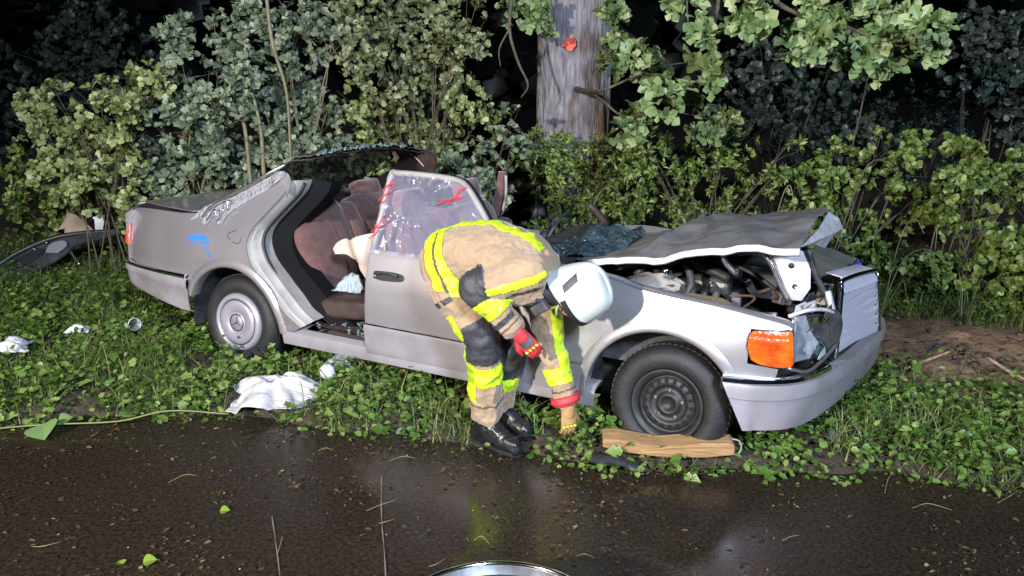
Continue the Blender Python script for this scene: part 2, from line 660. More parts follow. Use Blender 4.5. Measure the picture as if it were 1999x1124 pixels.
lm('pale', (.095, .135, .040), (.24, .29, .105), (.46, .48, .23))
lm('blue', (.075, .11, .065), (.19, .235, .15), (.38, .41, .26))
lm('brown', (.080, .105, .045), (.200, .225, .105), (.37, .38, .20))
lm('bramble', (.050, .095, .016), (.150, .215, .046), (.36, .40, .13))
lm('dusk', (.030, .044, .034), (.062, .082, .062), (.11, .12, .075))  # far shrubs: their dimness is put into the leaf colour
lm('teal', (.010, .024, .018), (.022, .045, .034), (.04, .06, .04))  # dark leaf colour stands in for the weak light out there
lm('oak', (.10, .16, .055), (.21, .29, .11), (.40, .43, .21))
ONE = {}
for k in LEAF:
    me = bpy.data.meshes.new("leaf_" + k)
    me.from_pydata([tuple(map(float, p)) for p in LEAF[k][0]], [], [tuple(map(int, q)) for q in LEAF[k][1]])
    ONE[k] = me
ONEM = {}


def rosettes(c, r, g, kind, ls, dens, flat=1., thr=-.10):
    """leaf rosettes through an ellipsoid clump: pos, axis, normal, size"""
    n = max(6, int(2.6 * dens * r * r * 9))
    u = unit(g.normal(size=(n, 3)))
    rad = g.random(n) ** .45
    ctr = np.array(c) + u * rad[:, None] * r * np.array([1, .8, flat])
    keep = np.array([fbm(p[0], p[1], p[2], 4.2) for p in ctr]) > thr
    if keep.sum() > 4:
        u, ctr = u[keep], ctr[keep]
        n = len(u)
    dr = unit(u * .7 + np.array([0, -.45, .35]) + g.normal(0, .45, (n, 3)))
    k = 8
    pos, ax, nr, sz = [], [], [], []
    a0 = g.uniform(0, 2 * np.pi, n)
    e1 = unit(np.cross(dr, [0.13, .2, 1.]))
    e2 = np.cross(dr, e1)
    for j in range(k):
        th = a0 + j * 2.4 + g.normal(0, .2, n)
        sp = g.uniform(.45, 1.25, n)
        out = np.cos(th)[:, None] * e1 + np.sin(th)[:, None] * e2
        axj = unit(dr * np.cos(sp)[:, None] + out * np.sin(sp)[:, None])
        pos.append(ctr - dr * (.004 * j) + axj * .006)
        ax.append(axj)
        nr.append(dr * np.sin(sp)[:, None] - out * np.cos(sp)[:, None] + g.normal(0, .25, (n, 3)))
        sz.append(ls * g.uniform(.45, 1.35, n))
    return np.concatenate(pos), np.concatenate(ax), np.concatenate(nr), np.concatenate(sz)


CAMP = np.array([0, 0, 2.1])


def foliage(root, clumps, key, kind, ls, dens, seed, singles, org):
    g = np.random.default_rng(seed)
    A = [rosettes((x, y, z), r, g, kind, ls, dens, 1., -.05 if key == 'bramble' else -.12) for x, y, z, r in clumps]
    pos, ax, nr, sz = (np.concatenate([a[i] for a in A]) for i in range(4))
    dist = np.linalg.norm(pos - CAMP, axis=1) - sz * 6
    order = np.argsort(dist)
    one, rest = order[:singles], order[singles:]
    o = np.array(org)
    P, F = place_leaves(kind, pos[rest] - o, ax[rest], nr[rest], sz[rest])
    tint = np.clip(g.normal(.5, .24, len(rest)), 0, 1)
    tag(bulk("foliage", P, F, tint, LM[key][0], root), kind="stuff")
    if singles:
        if (key, kind) not in ONEM:
            mm = ONE[kind].copy()
            mm.materials.append(LM[key][1])
            ONEM[(key, kind)] = mm
        mm = ONEM[(key, kind)]
        for i in one:
            x = unit(ax[i])
            z = unit(nr[i] - x * (nr[i] @ x))
            y = np.cross(z, x)
            M = Matrix.Identity(4)
            for c_, vec in enumerate((x, y, z)):
                for r_ in range(3):
                    M[r_][c_] = vec[r_] * sz[i]
            M.translation = Vector(pos[i] - o)
            q = bpy.data.objects.new("leaf", mm)
            C.objects.link(q)
            q.parent = root
            q.matrix_local = M


def shrub(name, key, clumps, label, cat, group, seed, kind='round', ls=.055, dens=42, singles=60, stems=6, extra=(), stem_m=None, r0=.008):
    cx = sum(c[0] for c in clumps) / len(clumps)
    cy = sum(c[1] for c in clumps) / len(clumps) + .1
    org = (cx, cy, ground_z(cx, cy))
    root = empty(name, org)
    tag(root, label, cat, group)
    foliage(root, clumps, key, kind, ls, dens, seed, singles, org)
    g = random.Random(seed)
    parts = []
    for i, (x, y, z, r) in enumerate(clumps):
        bx, by = cx + g.uniform(-.25, .25), cy + g.uniform(-.1, .15)
        b0 = (bx - org[0], by - org[1], ground_z(bx, by) - org[2] - .05)
        top = (x - org[0], y - org[1], z + .4 * r - org[2])
        mid = tuple((b0[k] + top[k]) / 2 + g.uniform(-.08, .08) for k in range(3))
        mid = (mid[0] * .7, mid[1], mid[2] * 1.1)
        parts.append(tube([b0, mid, top], [r0, r0 * .7, r0 * .25], 6, 5))
        for q in range(4):
            e = (top[0] + g.uniform(-1, 1) * r, top[1] + g.uniform(-1, .3) * r, top[2] + g.uniform(-1.3, .6) * r)
            parts.append(tube([mid, tuple((mid[k] + 2 * top[k]) / 3 for k in range(3)), e], [r0 * .4, r0 * .3, r0 * .12], 5, 4))
    for pts, rr in extra:
        parts.append(tube([(p[0] - org[0], p[1] - org[1], p[2] - org[2]) for p in pts], rr, 7, 6))
    v, f = join(parts)
    mesh("stems", v, f, stem_m or M_twig, root)
    return root


SH = {
 'L1': [(-4.44,7.35,1.51,0.21),(-4.17,7.29,1.23,0.28),(-3.95,6.86,1.63,0.16),(-3.47,6.70,1.60,0.26),(-3.85,7.12,1.16,0.26),(-3.48,7.20,1.65,0.23),(-3.35,6.84,1.37,0.23),(-3.47,6.88,1.05,0.19),(-3.12,6.94,1.76,0.19),(-4.45,7.25,1.35,0.14),(-3.9,7.0,.85,.28),(-3.5,6.95,.72,.30),(-4.35,7.3,.85,.26)],
 'L2': [(-3.18,7.65,2.21,0.17),(-2.87,6.95,1.97,0.22),(-3.16,7.32,1.65,0.29),(-3.41,7.47,1.35,0.29),(-2.86,6.97,1.45,0.29),(-3.21,7.34,1.03,0.24),(-3.40,7.08,0.88,0.19),(-2.70,6.97,1.67,0.19),(-2.79,7.64,2.19,0.19),(-2.53,7.22,1.92,0.27),(-2.39,6.99,1.62,0.29),(-2.60,6.97,1.31,0.29),(-2.79,7.01,0.99,0.29),(-3.1,7.1,.7,.30),(-2.7,7.25,.75,.30)],
 'L3': [(-2.34,7.46,2.27,0.30),(-2.10,7.52,2.05,0.32),(-1.92,7.83,2.24,0.35),(-1.58,7.38,2.18,0.30),(-2.28,7.70,1.62,0.32),(-2.03,7.85,1.51,0.35),(-1.74,7.41,1.36,0.25),(-2.26,7.16,1.24,0.30),(-1.94,7.17,1.10,0.30),(-2.48,7.18,1.01,0.30),(-1.71,7.38,1.02,0.25),(-2.3,7.3,.75,.3),(-1.9,7.35,.75,.3)],
 'M1': [(-1.27,7.22,2.27,0.29),(-1.03,7.44,2.14,0.31),(-0.67,7.14,2.27,0.31),(-0.43,6.88,2.10,0.24),(-0.30,6.88,2.30,0.22),(-0.86,7.52,1.82,0.26),(-1.06,6.86,1.80,0.24),(-0.55,7.21,1.83,0.22),(-1.31,6.88,1.93,0.19)],
 'M2': [(-1.44,7.39,1.45,0.30),(-1.15,7.73,1.43,0.30),(-0.80,7.71,1.38,0.30),(-0.41,7.05,1.57,0.22),(-1.43,7.74,1.07,0.25),(-1.02,7.73,1.02,0.30),(-0.59,7.49,1.11,0.30),(-0.26,7.27,1.37,0.22),(-0.8,7.3,.85,.3),(-1.2,7.4,.8,.3)],
 'M3': [(-0.30,6.47,1.07,0.25),(-0.54,6.80,0.93,0.22),(-0.17,6.43,0.82,0.20),(-0.45,6.76,0.71,0.18),(0.00,6.77,1.44,0.16),(0.00,6.89,1.19,0.22),(-.15,6.7,.55,.25)],
 'B1': [(0.30,7.60,1.04,0.29),(0.66,7.61,0.89,0.34),(0.96,7.23,0.95,0.34),(0.41,7.47,0.56,0.29),(0.75,7.34,0.49,0.29),(1.04,6.98,0.66,0.29),(0.20,7.47,0.71,0.24),(.3,7.2,.3,.3),(.75,7.0,.25,.3),(.38,7.15,1.15,.25),(.70,7.1,1.12,.27),(.97,7.0,1.2,.23),(.5,7.0,.88,.3),(.2,7.05,1.28,.18),(.85,6.95,.8,.3)],
 'B2': [(1.24,6.66,1.04,0.30),(1.57,6.55,1.10,0.28),(1.92,6.55,1.04,0.30),(2.28,6.56,0.99,0.30),(1.34,6.80,0.65,0.28),(1.78,7.12,0.63,0.28),(2.18,7.15,0.58,0.28),(2.60,7.24,0.56,0.28),(1.3,6.5,.35,.3),(1.8,6.6,.3,.3),(2.2,6.6,.3,.3)],
 'B3': [(2.62,6.56,1.04,0.29),(3.03,6.67,1.00,0.29),(3.41,6.71,0.94,0.29),(2.95,7.02,0.60,0.27),(3.34,7.04,0.55,0.29),(3.74,7.05,0.50,0.29),(3.06,6.35,0.39,0.22),(2.6,6.5,.5,.28),(2.5,6.3,.2,.25)],
 'B4': [(3.57,6.35,0.96,0.27),(4.07,6.62,0.96,0.29),(4.40,6.61,0.83,0.29),(3.88,6.61,0.51,0.25),(4.26,6.63,0.46,0.25),(4.20,6.15,0.49,0.25),(3.37,6.17,0.35,0.19),(3.70,6.14,0.32,0.23),(4.12,6.24,0.20,0.25),(4.64,6.65,0.12,0.25),(4.0,5.9,.1,.2),(3.4,6.2,.1,.22),(2.9,6.2,.12,.22),(4.3,6.0,.3,.25)],
 'D1': [(2.72,8.86,1.83,0.52),(3.46,9.51,1.39,0.52),(2.90,8.85,1.21,0.49),(3.60,9.02,1.65,0.49),(2.53,8.87,1.44,0.37),(3.84,8.85,1.10,0.49),(3.48,9.11,0.95,0.37)],
 'D2': [(4.64,9.07,1.13,0.54),(4.92,8.75,1.22,0.54),(4.61,8.69,0.83,0.42),(5.18,8.68,0.84,0.42)],
 'D3': [(4.83,8.32,2.20,0.37),(5.20,8.34,1.99,0.43),(5.25,8.17,1.49,0.32),(5.06,8.28,1.69,0.32),(4.54,8.04,1.75,0.27),(5.40,8.24,1.12,0.27)],
 'D0': [(-8.26,14.31,1.48,1.02),(-7.26,14.22,1.75,1.02),(-8.79,14.35,0.76,0.84),(-7.60,14.35,2.26,0.74)],
 'E0': [(-5.09,7.88,0.80,0.38),(-4.81,7.86,0.53,0.38),(-5.62,8.55,0.22,0.33),(-4.50,8.07,0.55,0.33),(-4.03,7.97,0.46,0.27)],
}
GR = "shrubs along the back of the verge"
_j = random.Random(66)
for k_ in ('B1', 'B2', 'B3', 'B4'):      # brambles are ragged, not a clipped hedge
    SH[k_] = [(x + _j.uniform(-.1, .1), y + _j.uniform(-.05, .25), z + _j.uniform(-.14, .10), r * _j.uniform(.75, 1.2)) for x, y, z, r in SH[k_]]
    SH[k_] += [(x + _j.uniform(-.2, .2), y + .1, z + _j.uniform(.12, .34), r * _j.uniform(.35, .6)) for x, y, z, r in SH[k_][:4]]
shrub("pale_shrub", 'pale', SH['L1'], "shrub with pale yellow-green rosettes of leaves overhanging the loose dark door trim", "shrub", GR, 11, kind='oak', ls=.070, dens=36)
shrub("bluish_shrub", 'blue', SH['L2'], "tall bluish-green shrub with an upright leafy spire behind the boot lid", "shrub", GR, 12, kind='oak', ls=.070, dens=36, extra=[
    ([(-2.45, 7.0, 1.73), (-2.39, 7.0, 1.35), (-2.39, 7.0, .92), (-2.4, 7.0, -.2)], [.012, .017, .02, .022]),
    ([(-2.3, 7.0, 1.73), (-2.25, 7.0, 1.35), (-2.26, 7.0, .96), (-2.28, 7.0, -.2)], [.012, .017, .02, .022])], stem_m=M_stem)
shrub("slender_shrub", 'blue', SH['L3'], "green shrub with a bare pale stem rising behind the broken rear window", "shrub", GR, 13, kind='oak', ls=.070, dens=36, extra=[
    ([(-2.10, 7.05, 2.9), (-2.08, 7.0, 2.14), (-1.99, 7.0, 1.67), (-2.0, 7.0, 1.03), (-2.0, 7.05, -.2)], [.016, .017, .014, .010, .011])], stem_m=M_stem)
shrub("drooping_shrub", 'brown', SH['M1'], "grey-green shrub with drooping twigs left of the big trunk", "shrub", GR, 14, ls=.062, dens=46, kind='oak')
shrub("olive_shrub", 'pale', SH['M2'], "olive green shrub directly behind the wrapped car door window", "shrub", GR, 15, ls=.048, dens=46)
shrub("low_bluish_shrub", 'blue', SH['M3'], "small blue-green shrub between the car cabin and the big trunk", "shrub", GR, 16, dens=50)
shrub("trunk_bramble", 'bramble', SH['B1'], "yellow-green bramble growing around the foot of the big trunk", "bramble", GR, 17, ls=.05, dens=60, kind='thin')
shrub("hood_bramble", 'bramble', SH['B2'], "yellow-green bramble behind the buckled bonnet", "bramble", GR, 18, ls=.05, dens=60, kind='thin')
shrub("nose_bramble", 'bramble', SH['B3'], "bramble with an arching bare shoot behind the torn up soil", "bramble", GR, 19, ls=.048, dens=60, extra=[
    ([(2.7, 6.3, .3), (2.89, 6.3, 1.1), (3.1, 6.3, 1.13), (3.18, 6.3, 1.0)], [.007, .006, .005, .003])])
shrub("soil_bramble", 'bramble', SH['B4'], "broad-leaved bramble leaning over the far end of the torn up soil", "bramble", GR, 20, ls=.055, dens=55)
shrub("dark_shrub", 'dusk', SH['D1'], "dim shrub with shade-dark leaf colour behind the hanging oak twigs", "shrub", GR, 21, ls=.06, dens=26, singles=0)
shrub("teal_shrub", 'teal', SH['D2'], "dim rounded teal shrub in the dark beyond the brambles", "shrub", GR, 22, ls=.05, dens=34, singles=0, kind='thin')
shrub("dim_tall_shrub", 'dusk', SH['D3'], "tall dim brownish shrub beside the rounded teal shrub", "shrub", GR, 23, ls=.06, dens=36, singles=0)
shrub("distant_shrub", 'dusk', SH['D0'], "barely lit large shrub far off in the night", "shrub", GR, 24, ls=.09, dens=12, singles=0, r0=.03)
shrub("corner_weeds", 'bramble', SH['E0'], "dark leafy thicket behind the loose dark door trim", "shrub", GR, 25, ls=.05, dens=30, singles=30)

tag(grass(5000, (-.6, 5.4), (2.3, 4.2), .45, 9, "tall_grass", .55), "tall loose grass growing up through the brambles behind the car", "tall grass")
# arching bramble canes
g = random.Random(55)
for k in range(13):
    x, y = g.uniform(.2, 4.9), g.uniform(5.9, 7.0)
    if y < 6.0 + .0 * x:
        y += .3
    a, L, h = g.uniform(0, 6.28), g.uniform(.3, .8), g.uniform(.5, 1.15)
    z0 = ground_z(x, y)
    dx, dy = math.cos(a) * L, -abs(math.sin(a)) * L * .5
    v, f = tube([(x, y, z0 - .03), (x + dx * .25, y + dy * .25, z0 + h * .75), (x + dx * .6, y + dy * .6, z0 + h), (x + dx, y + dy, z0 + h * g.uniform(.6, .95))], [.006, .005, .004, .002], 5, 6)
    tag(mesh("bramble_cane", v, f, M_stem), "thin arching bare bramble cane among the brambles behind the car", "bramble cane", "arching bramble canes")

# the wood across the dark, reads as one mass
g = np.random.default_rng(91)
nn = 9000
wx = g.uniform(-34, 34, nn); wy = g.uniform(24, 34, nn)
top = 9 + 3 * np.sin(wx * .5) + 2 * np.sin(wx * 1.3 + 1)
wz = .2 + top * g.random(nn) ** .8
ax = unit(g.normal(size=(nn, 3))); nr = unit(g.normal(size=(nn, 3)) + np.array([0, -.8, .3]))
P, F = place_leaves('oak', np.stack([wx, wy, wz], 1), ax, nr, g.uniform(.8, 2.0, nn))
tag(bulk("distant_wood", P, F, np.clip(g.normal(.4, .25, nn), 0, 1), leaf_mat("night_wood", (.006, .009, .008), (.012, .016, .015), (.02, .024, .02))), "black mass of distant woodland behind everything", "woodland", kind="stuff")  # darkness of the night is put into these leaf colours

# the big oak: trunk, overhanging branches, leaves
OAK = {
 'O1': [(1.14,5.49,2.28,0.12),(1.24,5.29,2.16,0.10),(1.55,5.17,2.30,0.16),(1.96,5.54,2.13,0.14),(1.99,5.29,2.26,0.17),(2.28,5.55,2.16,0.19),(2.39,5.38,2.03,0.19),(2.58,5.44,2.16,0.17),(2.81,5.53,2.05,0.14),(2.56,5.47,1.87,0.09),(2.33,5.45,2.26,0.19),(1.82,4.85,2.07,0.12),(2.55,4.96,2.16,0.10)],
 'O2': [(0.92,6.02,1.99,0.12),(1.13,6.29,1.87,0.14),(1.41,6.33,1.96,0.14),(1.45,5.78,1.85,0.10),(1.10,5.65,1.72,0.14),(1.39,6.28,1.58,0.16),(1.54,6.21,1.48,0.14),(1.73,6.24,1.50,0.10),(0.99,6.28,1.50,0.12),(0.85,5.80,1.46,0.08)],
 'O3': [(0.18,7.28,2.34,0.19),(0.07,7.52,2.39,0.17),(0.28,7.33,2.23,0.12),(0.84,6.86,2.30,0.11),(0.87,6.86,2.10,0.10),(0.78,7.19,1.92,0.06),(0.90,6.97,1.89,0.07)],
}
oo = (.62, 8.05, ground_z(.62, 8.05))
oak = tag(empty("oak_tree", oo), "big old oak with thick grey furrowed trunk and a red paint mark", "tree")
M_bark = mat("oak_bark", (.14, .125, .14), .9, col2=(.30, .275, .29), scale=6, bump=1.0, bscale=9, stretch=(5, 5, 1.1), thr=(.35, .7))
v, f = [], []
NA, NZ = 110, 70
for j in range(NZ):
    z = -.2 + 6.2 * (j / (NZ - 1)) ** 1.25
    for i in range(NA):
        a = 2 * math.pi * i / NA
        r = .365 + .16 * math.exp(-max(z, 0) / .35) * (1 + .4 * math.sin(5 * a + 1)) - .006 * z
        ridge = mnoise.noise(Vector((math.cos(a) * 7, math.sin(a) * 7, z * .9)))
        ridge2 = mnoise.noise(Vector((math.cos(a) * 17, math.sin(a) * 17, z * 2.2 + 7)))
        r += .022 * abs(ridge) * 2 + .012 * ridge2
        v.append((r * math.cos(a), r * math.sin(a), z))
for j in range(NZ - 1):
    for i in range(NA):
        f.append((j * NA + i, j * NA + (i + 1) % NA, (j + 1) * NA + (i + 1) % NA, (j + 1) * NA + i))
mesh("trunk", v, f, M_bark, oak)


def on_trunk(a, z, lift):
    r = .365 + .16 * math.exp(-max(z, 0) / .35) * (1 + .4 * math.sin(5 * a + 1)) - .006 * z + .03 + lift
    return (r * math.cos(a), r * math.sin(a), z)


M_redpaint = mat("red_tree_paint", (.85, .12, .07), .7, bump=.3, bscale=30)
g = random.Random(4)
pts = [(math.radians(-101) + (.15 + .05 * g.uniform(-1, 1)) * math.cos(k * .45) * 1.2, 2.08 - oo[2] + (.06 + .03 * g.uniform(-1, 1)) * math.sin(k * .45)) for k in range(14)]
panel("paint_mark", pts, lambda a, z: on_trunk(a, z, .012), M_redpaint, oak, .03, .002)
M_scar = mat("bare_wood", (.36, .22, .13), .75, col2=(.22, .14, .09), scale=6, bump=.6, bscale=12, stretch=(8, 8, .8))
pts = [(-1.30, .35), (-1.05, .3), (-.85, .5), (-.72, .9), (-.66, 1.35), (-.78, 1.62), (-.92, 1.5), (-.98, 1.2), (-1.15, 1.05), (-1.22, .8), (-1.42, .6)]
panel("bark_scar", pts, lambda a, z: on_trunk(a, z, -.004 + .01 * fbm(a * 6, z * 2, 3)), M_scar, oak, .07, .004)


def limb(pts, rr, name="branch"):
    v, f = tube([(p[0] - oo[0], p[1] - oo[1], p[2] - oo[2]) for p in pts], rr, 9, 6)
    return mesh(name, v, f, M_twig, oak)


limb([(.9, 7.95, 3.5), (1.3, 7.0, 3.35), (1.5, 6.0, 2.9), (1.58, 5.3, 2.44), (1.86, 5.3, 2.26), (2.17, 5.3, 2.19), (2.49, 5.3, 2.07), (2.75, 5.3, 2.1)], [.10, .08, .05, .022, .012, .009, .006, .003])
limb([(.62, 7.75, 1.65), (.66, 6.9, 1.68), (.73, 6.3, 1.73), (.97, 6.3, 1.83), (1.21, 6.3, 1.91), (1.39, 6.3, 1.94)], [.03, .02, .012, .009, .007, .003])
limb([(.68, 6.9, 1.68), (.74, 6.3, 1.63), (.9, 6.2, 1.53), (1.23, 6.2, 1.57), (1.6, 6.2, 1.5)], [.018, .01, .008, .006, .003])
limb([(1.3, 7.0, 3.35), (1.6, 6.5, 2.6), (1.5, 6.1, 2.1), (1.42, 6.0, 1.8), (1.40, 6.1, 1.55)], [.04, .02, .009, .006, .003])
limb([(.4, 7.9, 3.3), (.05, 7.3, 3.0), (0.0, 7.0, 2.47), (-.02, 7.0, 2.18), (.05, 7.0, 1.93), (.14, 7.0, 1.73), (.08, 7.0, 1.62)], [.05, .03, .016, .014, .012, .009, .004])
limb([(-.02, 7.0, 2.2), (-.11, 7.0, 2.03), (-.10, 7.0, 1.88)], [.009, .007, .003])
limb([(.3, 7.9, 3.0), (.2, 7.5, 2.7), (.18, 7.3, 2.34), (.28, 7.3, 2.15)], [.03, .018, .008, .003])
limb([(.8, 7.8, 3.0), (.85, 7.2, 2.7), (.82, 6.9, 2.28), (.86, 6.9, 1.85)], [.03, .018, .008, .003])
limb([(1.6, 5.6, 2.75), (1.2, 5.5, 2.45), (1.18, 5.4, 2.12)], [.016, .008, .003])
foliage(oak, OAK['O1'] + OAK['O2'] + OAK['O3'], 'oak', 'oak', .085, 52, 31, 300, oo)
v, f = tube([(3.40, 7.55, 2.2), (3.32, 7.5, 1.47), (3.28, 7.5, 1.06), (3.2, 7.5, -.1)], [.005, .007, .008, .010], 7, 6)
tag(mesh("dead_sapling", v, f, M_twig), "thin bare dead sapling standing behind the brambles", "sapling")

# ------------------------------------------------------------------ the wrecked saloon (local x forward, y left, z up; origin below the rear axle)
car = empty("wrecked_car", CARP, (R(-4), 0, R(-25.553)))
tag(car, "wrecked silver four-door saloon with its roof cut away and bonnet buckled", "car")
M_paint = mat("silver_paint", (.44, .412, .435), .40, .68, col2=(.385, .358, .372), scale=2.2, coat=.6, rvar=.06, detail=6, bump=.015, bscale=6)
# mud spatter and dust on the lower panels
_t, _n, _l = nt(M_paint)
_b = _n["Principled BSDF"]
_tc = _n.new("ShaderNodeTexCoord")
_sp = _n.new("ShaderNodeSeparateXYZ"); _l.new(_tc.outputs["Object"], _sp.inputs[0])
_hz = _n.new("ShaderNodeMapRange"); _hz.inputs[1].default_value = .95; _hz.inputs[2].default_value = .30; _hz.inputs[3].default_value = -.10; _hz.inputs[4].default_value = .17
_l.new(_sp.outputs[2], _hz.inputs[0])
_nz = _n.new("ShaderNodeTexNoise"); _nz.inputs["Scale"].default_value = 24; _nz.inputs["Detail"].default_value = 8; _nz.inputs["Roughness"].default_value = .7
_l.new(_tc.outputs["Object"], _nz.inputs["Vector"])
_ad = _n.new("ShaderNodeMath"); _ad.operation = 'ADD'; _l.new(_nz.outputs["Fac"], _ad.inputs[0]); _l.new(_hz.outputs[0], _ad.inputs[1])
_mk = _n.new("ShaderNodeMapRange"); _mk.inputs[1].default_value = .62; _mk.inputs[2].default_value = .80; _mk.inputs[4].default_value = .75
_l.new(_ad.outputs[0], _mk.inputs[0])
_src = _b.inputs["Base Color"].links[0].from_socket
_mx = _n.new("ShaderNodeMix"); _mx.data_type = 'RGBA'; _mx.inputs[7].default_value = (.16, .12, .085, 1)
_l.new(_mk.outputs[0], _mx.inputs[0]); _l.new(_src, _mx.inputs[6]); _l.new(_mx.outputs[2], _b.inputs["Base Color"])
_mm = _n.new("ShaderNodeMath"); _mm.operation = 'MULTIPLY_ADD'; _mm.inputs[1].default_value = -.68; _mm.inputs[2].default_value = .68
_l.new(_mk.outputs[0], _mm.inputs[0]); _l.new(_mm.outputs[0], _b.inputs["Metallic"])
M_clad = mat("lower_cladding", (.37, .34, .37), .40, .25, col2=(.25, .225, .235), scale=4, detail=9, rvar=.08)
M_jamb = mat("jamb_metal", (.36, .34, .32), .6, .12, col2=(.25, .235, .22), scale=6)
M_rubber = mat("black_rubber", (.012, .012, .013), .6)
M_tyre = mat("tyre_rubber", (.009, .009, .011), .62, col2=(.020, .019, .019), scale=9, bump=.15, bscale=60)
M_chrome = mat("chrome", (.75, .76, .78), .12, 1.0)
M_bare = mat("bent_steel", (.55, .54, .55), .28, .9, col2=(.38, .37, .38), scale=9, rvar=.1)
M_white = mat("primer_white", (.62, .60, .62), .4, .2, col2=(.45, .43, .44), scale=12)
M_dark = mat("engine_dark", (.020, .021, .024), .55, col2=(.05, .05, .052), scale=12, bump=.2)
M_alu = mat("cast_aluminium", (.26, .25, .24), .5, .7, col2=(.13, .12, .11), scale=14, bump=.3)
M_seat = mat("maroon_velour", (.105, .042, .038), .85, col2=(.155, .068, .060), scale=18, bump=.25, bscale=90, sheen=.4)
M_trim = mat("dark_trim", (.030, .016, .014), .6, col2=(.055, .032, .028), scale=10)
M_carpet = mat("brown_carpet", (.045, .024, .018), .95, col2=(.085, .05, .04), scale=40, bump=.8, bscale=160)
M_amber = mat("amber_lens", (.68, .13, .010), .14, coat=.8, col2=(.42, .045, .005), scale=13, bump=.3, bscale=40)
M_redlens = mat("red_lens", (.55, .05, .02), .2, coat=.6, col2=(.65, .16, .03), scale=9)
M_hub = mat("hubcap_paint", (.46, .43, .49), .38, .45, coat=.3, col2=(.38, .35, .40), scale=5)
M_steelrim = mat("steel_rim", (.012, .012, .014), .5, .2, col2=(.028, .026, .025), scale=12)
M_glass = glass_mat("green_tinted_glass", (.045, .10, .092), .66, .1, .25, 14)
M_shard = glass_mat("shattered_glass", (.35, .46, .46), .5, .16, .9, 60)
M_clear = glass_mat("clear_lamp_glass", (.6, .66, .75), .16, .05, .3, 20)
M_film = bpy.data.materials.new("clinging_plastic_film")
_t, _n, _l = nt(M_film)
_b = _n["Principled BSDF"]
_b.inputs["Base Color"].default_value = (.62, .60, .80, 1); _b.inputs["Roughness"].default_value = .20; _b.inputs["Specular IOR Level"].default_value = .8
_tc = _n.new("ShaderNodeTexCoord")
_nz = _n.new("ShaderNodeTexNoise"); _nz.noise_type = 'RIDGED_MULTIFRACTAL'; _nz.inputs["Scale"].default_value = 4.5; _nz.inputs["Detail"].default_value = 4; _nz.inputs["Distortion"].default_value = 1.2
_l.new(_tc.outputs["Object"], _nz.inputs["Vector"])
_mk = _n.new("ShaderNodeMapRange"); _mk.inputs[1].default_value = .45; _mk.inputs[2].default_value = 1.5; _mk.inputs[3].default_value = .10; _mk.inputs[4].default_value = .55
_l.new(_nz.outputs["Fac"], _mk.inputs[0]); _l.new(_mk.outputs[0], _b.inputs["Alpha"])
_bp = _n.new("ShaderNodeBump"); _bp.inputs["Strength"].default_value = .8; _bp.inputs["Distance"].default_value = .02
_l.new(_nz.outputs["Fac"], _bp.inputs["Height"]); _l.new(_bp.outputs[0], _b.inputs["Normal"])
M_tape = glass_mat("red_tape", (.60, .05, .07), .45, .3)
M_blue = mat("blue_paint_mark", (.02, .18, .75), .5)
M_hole = mat("dark_hole", (.003, .003, .003), .9)
M_slat = mat("grille_slat", (.60, .58, .66), .38, .25, coat=.2)

ZK = [.15, .22, .30, .45, .60, .74, .79, .84, .93, .98, 1.05, 1.35, 1.6]
WK = [-.09, -.06, -.028, -.006, 0, -.006, -.020, -.032, -.062, -.085, -.118, -.245, -.36]


def zprof(z):
    return sum(np.interp(z + d, ZK, WK) for d in (-.012, -.006, 0, .006, .012)) / 5


def W(x, z):
    w = .905
    if x < -.25:
        w -= .150 * min((-.25 - x) / .85, 1.2) ** 2.3
    if x > 2.85:
        w -= .085 * ((x - 2.85) / .65) ** 2.2
    return w + zprof(z)


def side(x, z, out=0.):
    return (x, -(W(x, z) + out), z)


def arc(cx, cz, r, a0, a1, n):
    return [(cx + r * math.cos(R(a0 + (a1 - a0) * k / (n - 1))), cz + r * math.sin(R(a0 + (a1 - a0) * k / (n - 1)))) for k in range(n)]


def dense(pts, n=5):
    return [tuple(p) for p in smooth_path(pts, n)]


# --- rear quarter panel with wheel arch, C pillar and the edge of the missing rear door
open_edge = dense([(.385, 1.262), (.37, 1.19), (.29, 1.09), (.20, .98), (.16, .90), (.165, .82), (.225, .72), (.315, .62), (.405, .52), (.49, .43), (.585, .36)])
RA = (.03, .30, .392)
top_edge = dense([(-1.085, .60), (-1.105, .72), (-1.11, .83), (-1.085, .925), (-1.02, .962), (-.80, .982), (-.48, .988)], 4) + dense([(-.34, 1.0), (-.16, 1.035), (.03, 1.108), (.19, 1.192), (.33, 1.282), (.385, 1.262)], 4)[:-1]
out_r = open_edge + [(.50, .305), (.424, .305)] + arc(*RA, 1, 158, 30)[1:] + [(-.36, .56)]
quarter = panel("rear_quarter_panel", top_edge + out_r, lambda x, z: side(x, z, -.012 * math.exp(-((x + .62) ** 2 + (z - .8) ** 2) / .02) + .004 * fbm(x, z, 2, 3)), M_paint, car, .045, .004)


def sweep(path, prof, m, name, parent, solid=0., closedprof=False):
    """path: list of (origin, axis_u, axis_v); prof: list of (u,v)"""
    v, f = [], []
    k = len(prof)
    for o, a, b_ in path:
        for (p, q) in prof:
            v.append(Vector(o) + Vector(a) * p + Vector(b_) * q)
    for i in range(len(path) - 1):
        for j in range(k - 1 if not closedprof else k):
            j2 = (j + 1) % k
            f.append((i * k + j, i * k + j2, (i + 1) * k + j2, (i + 1) * k + j))
    return mesh(name, v, f, m, parent, True, solid)


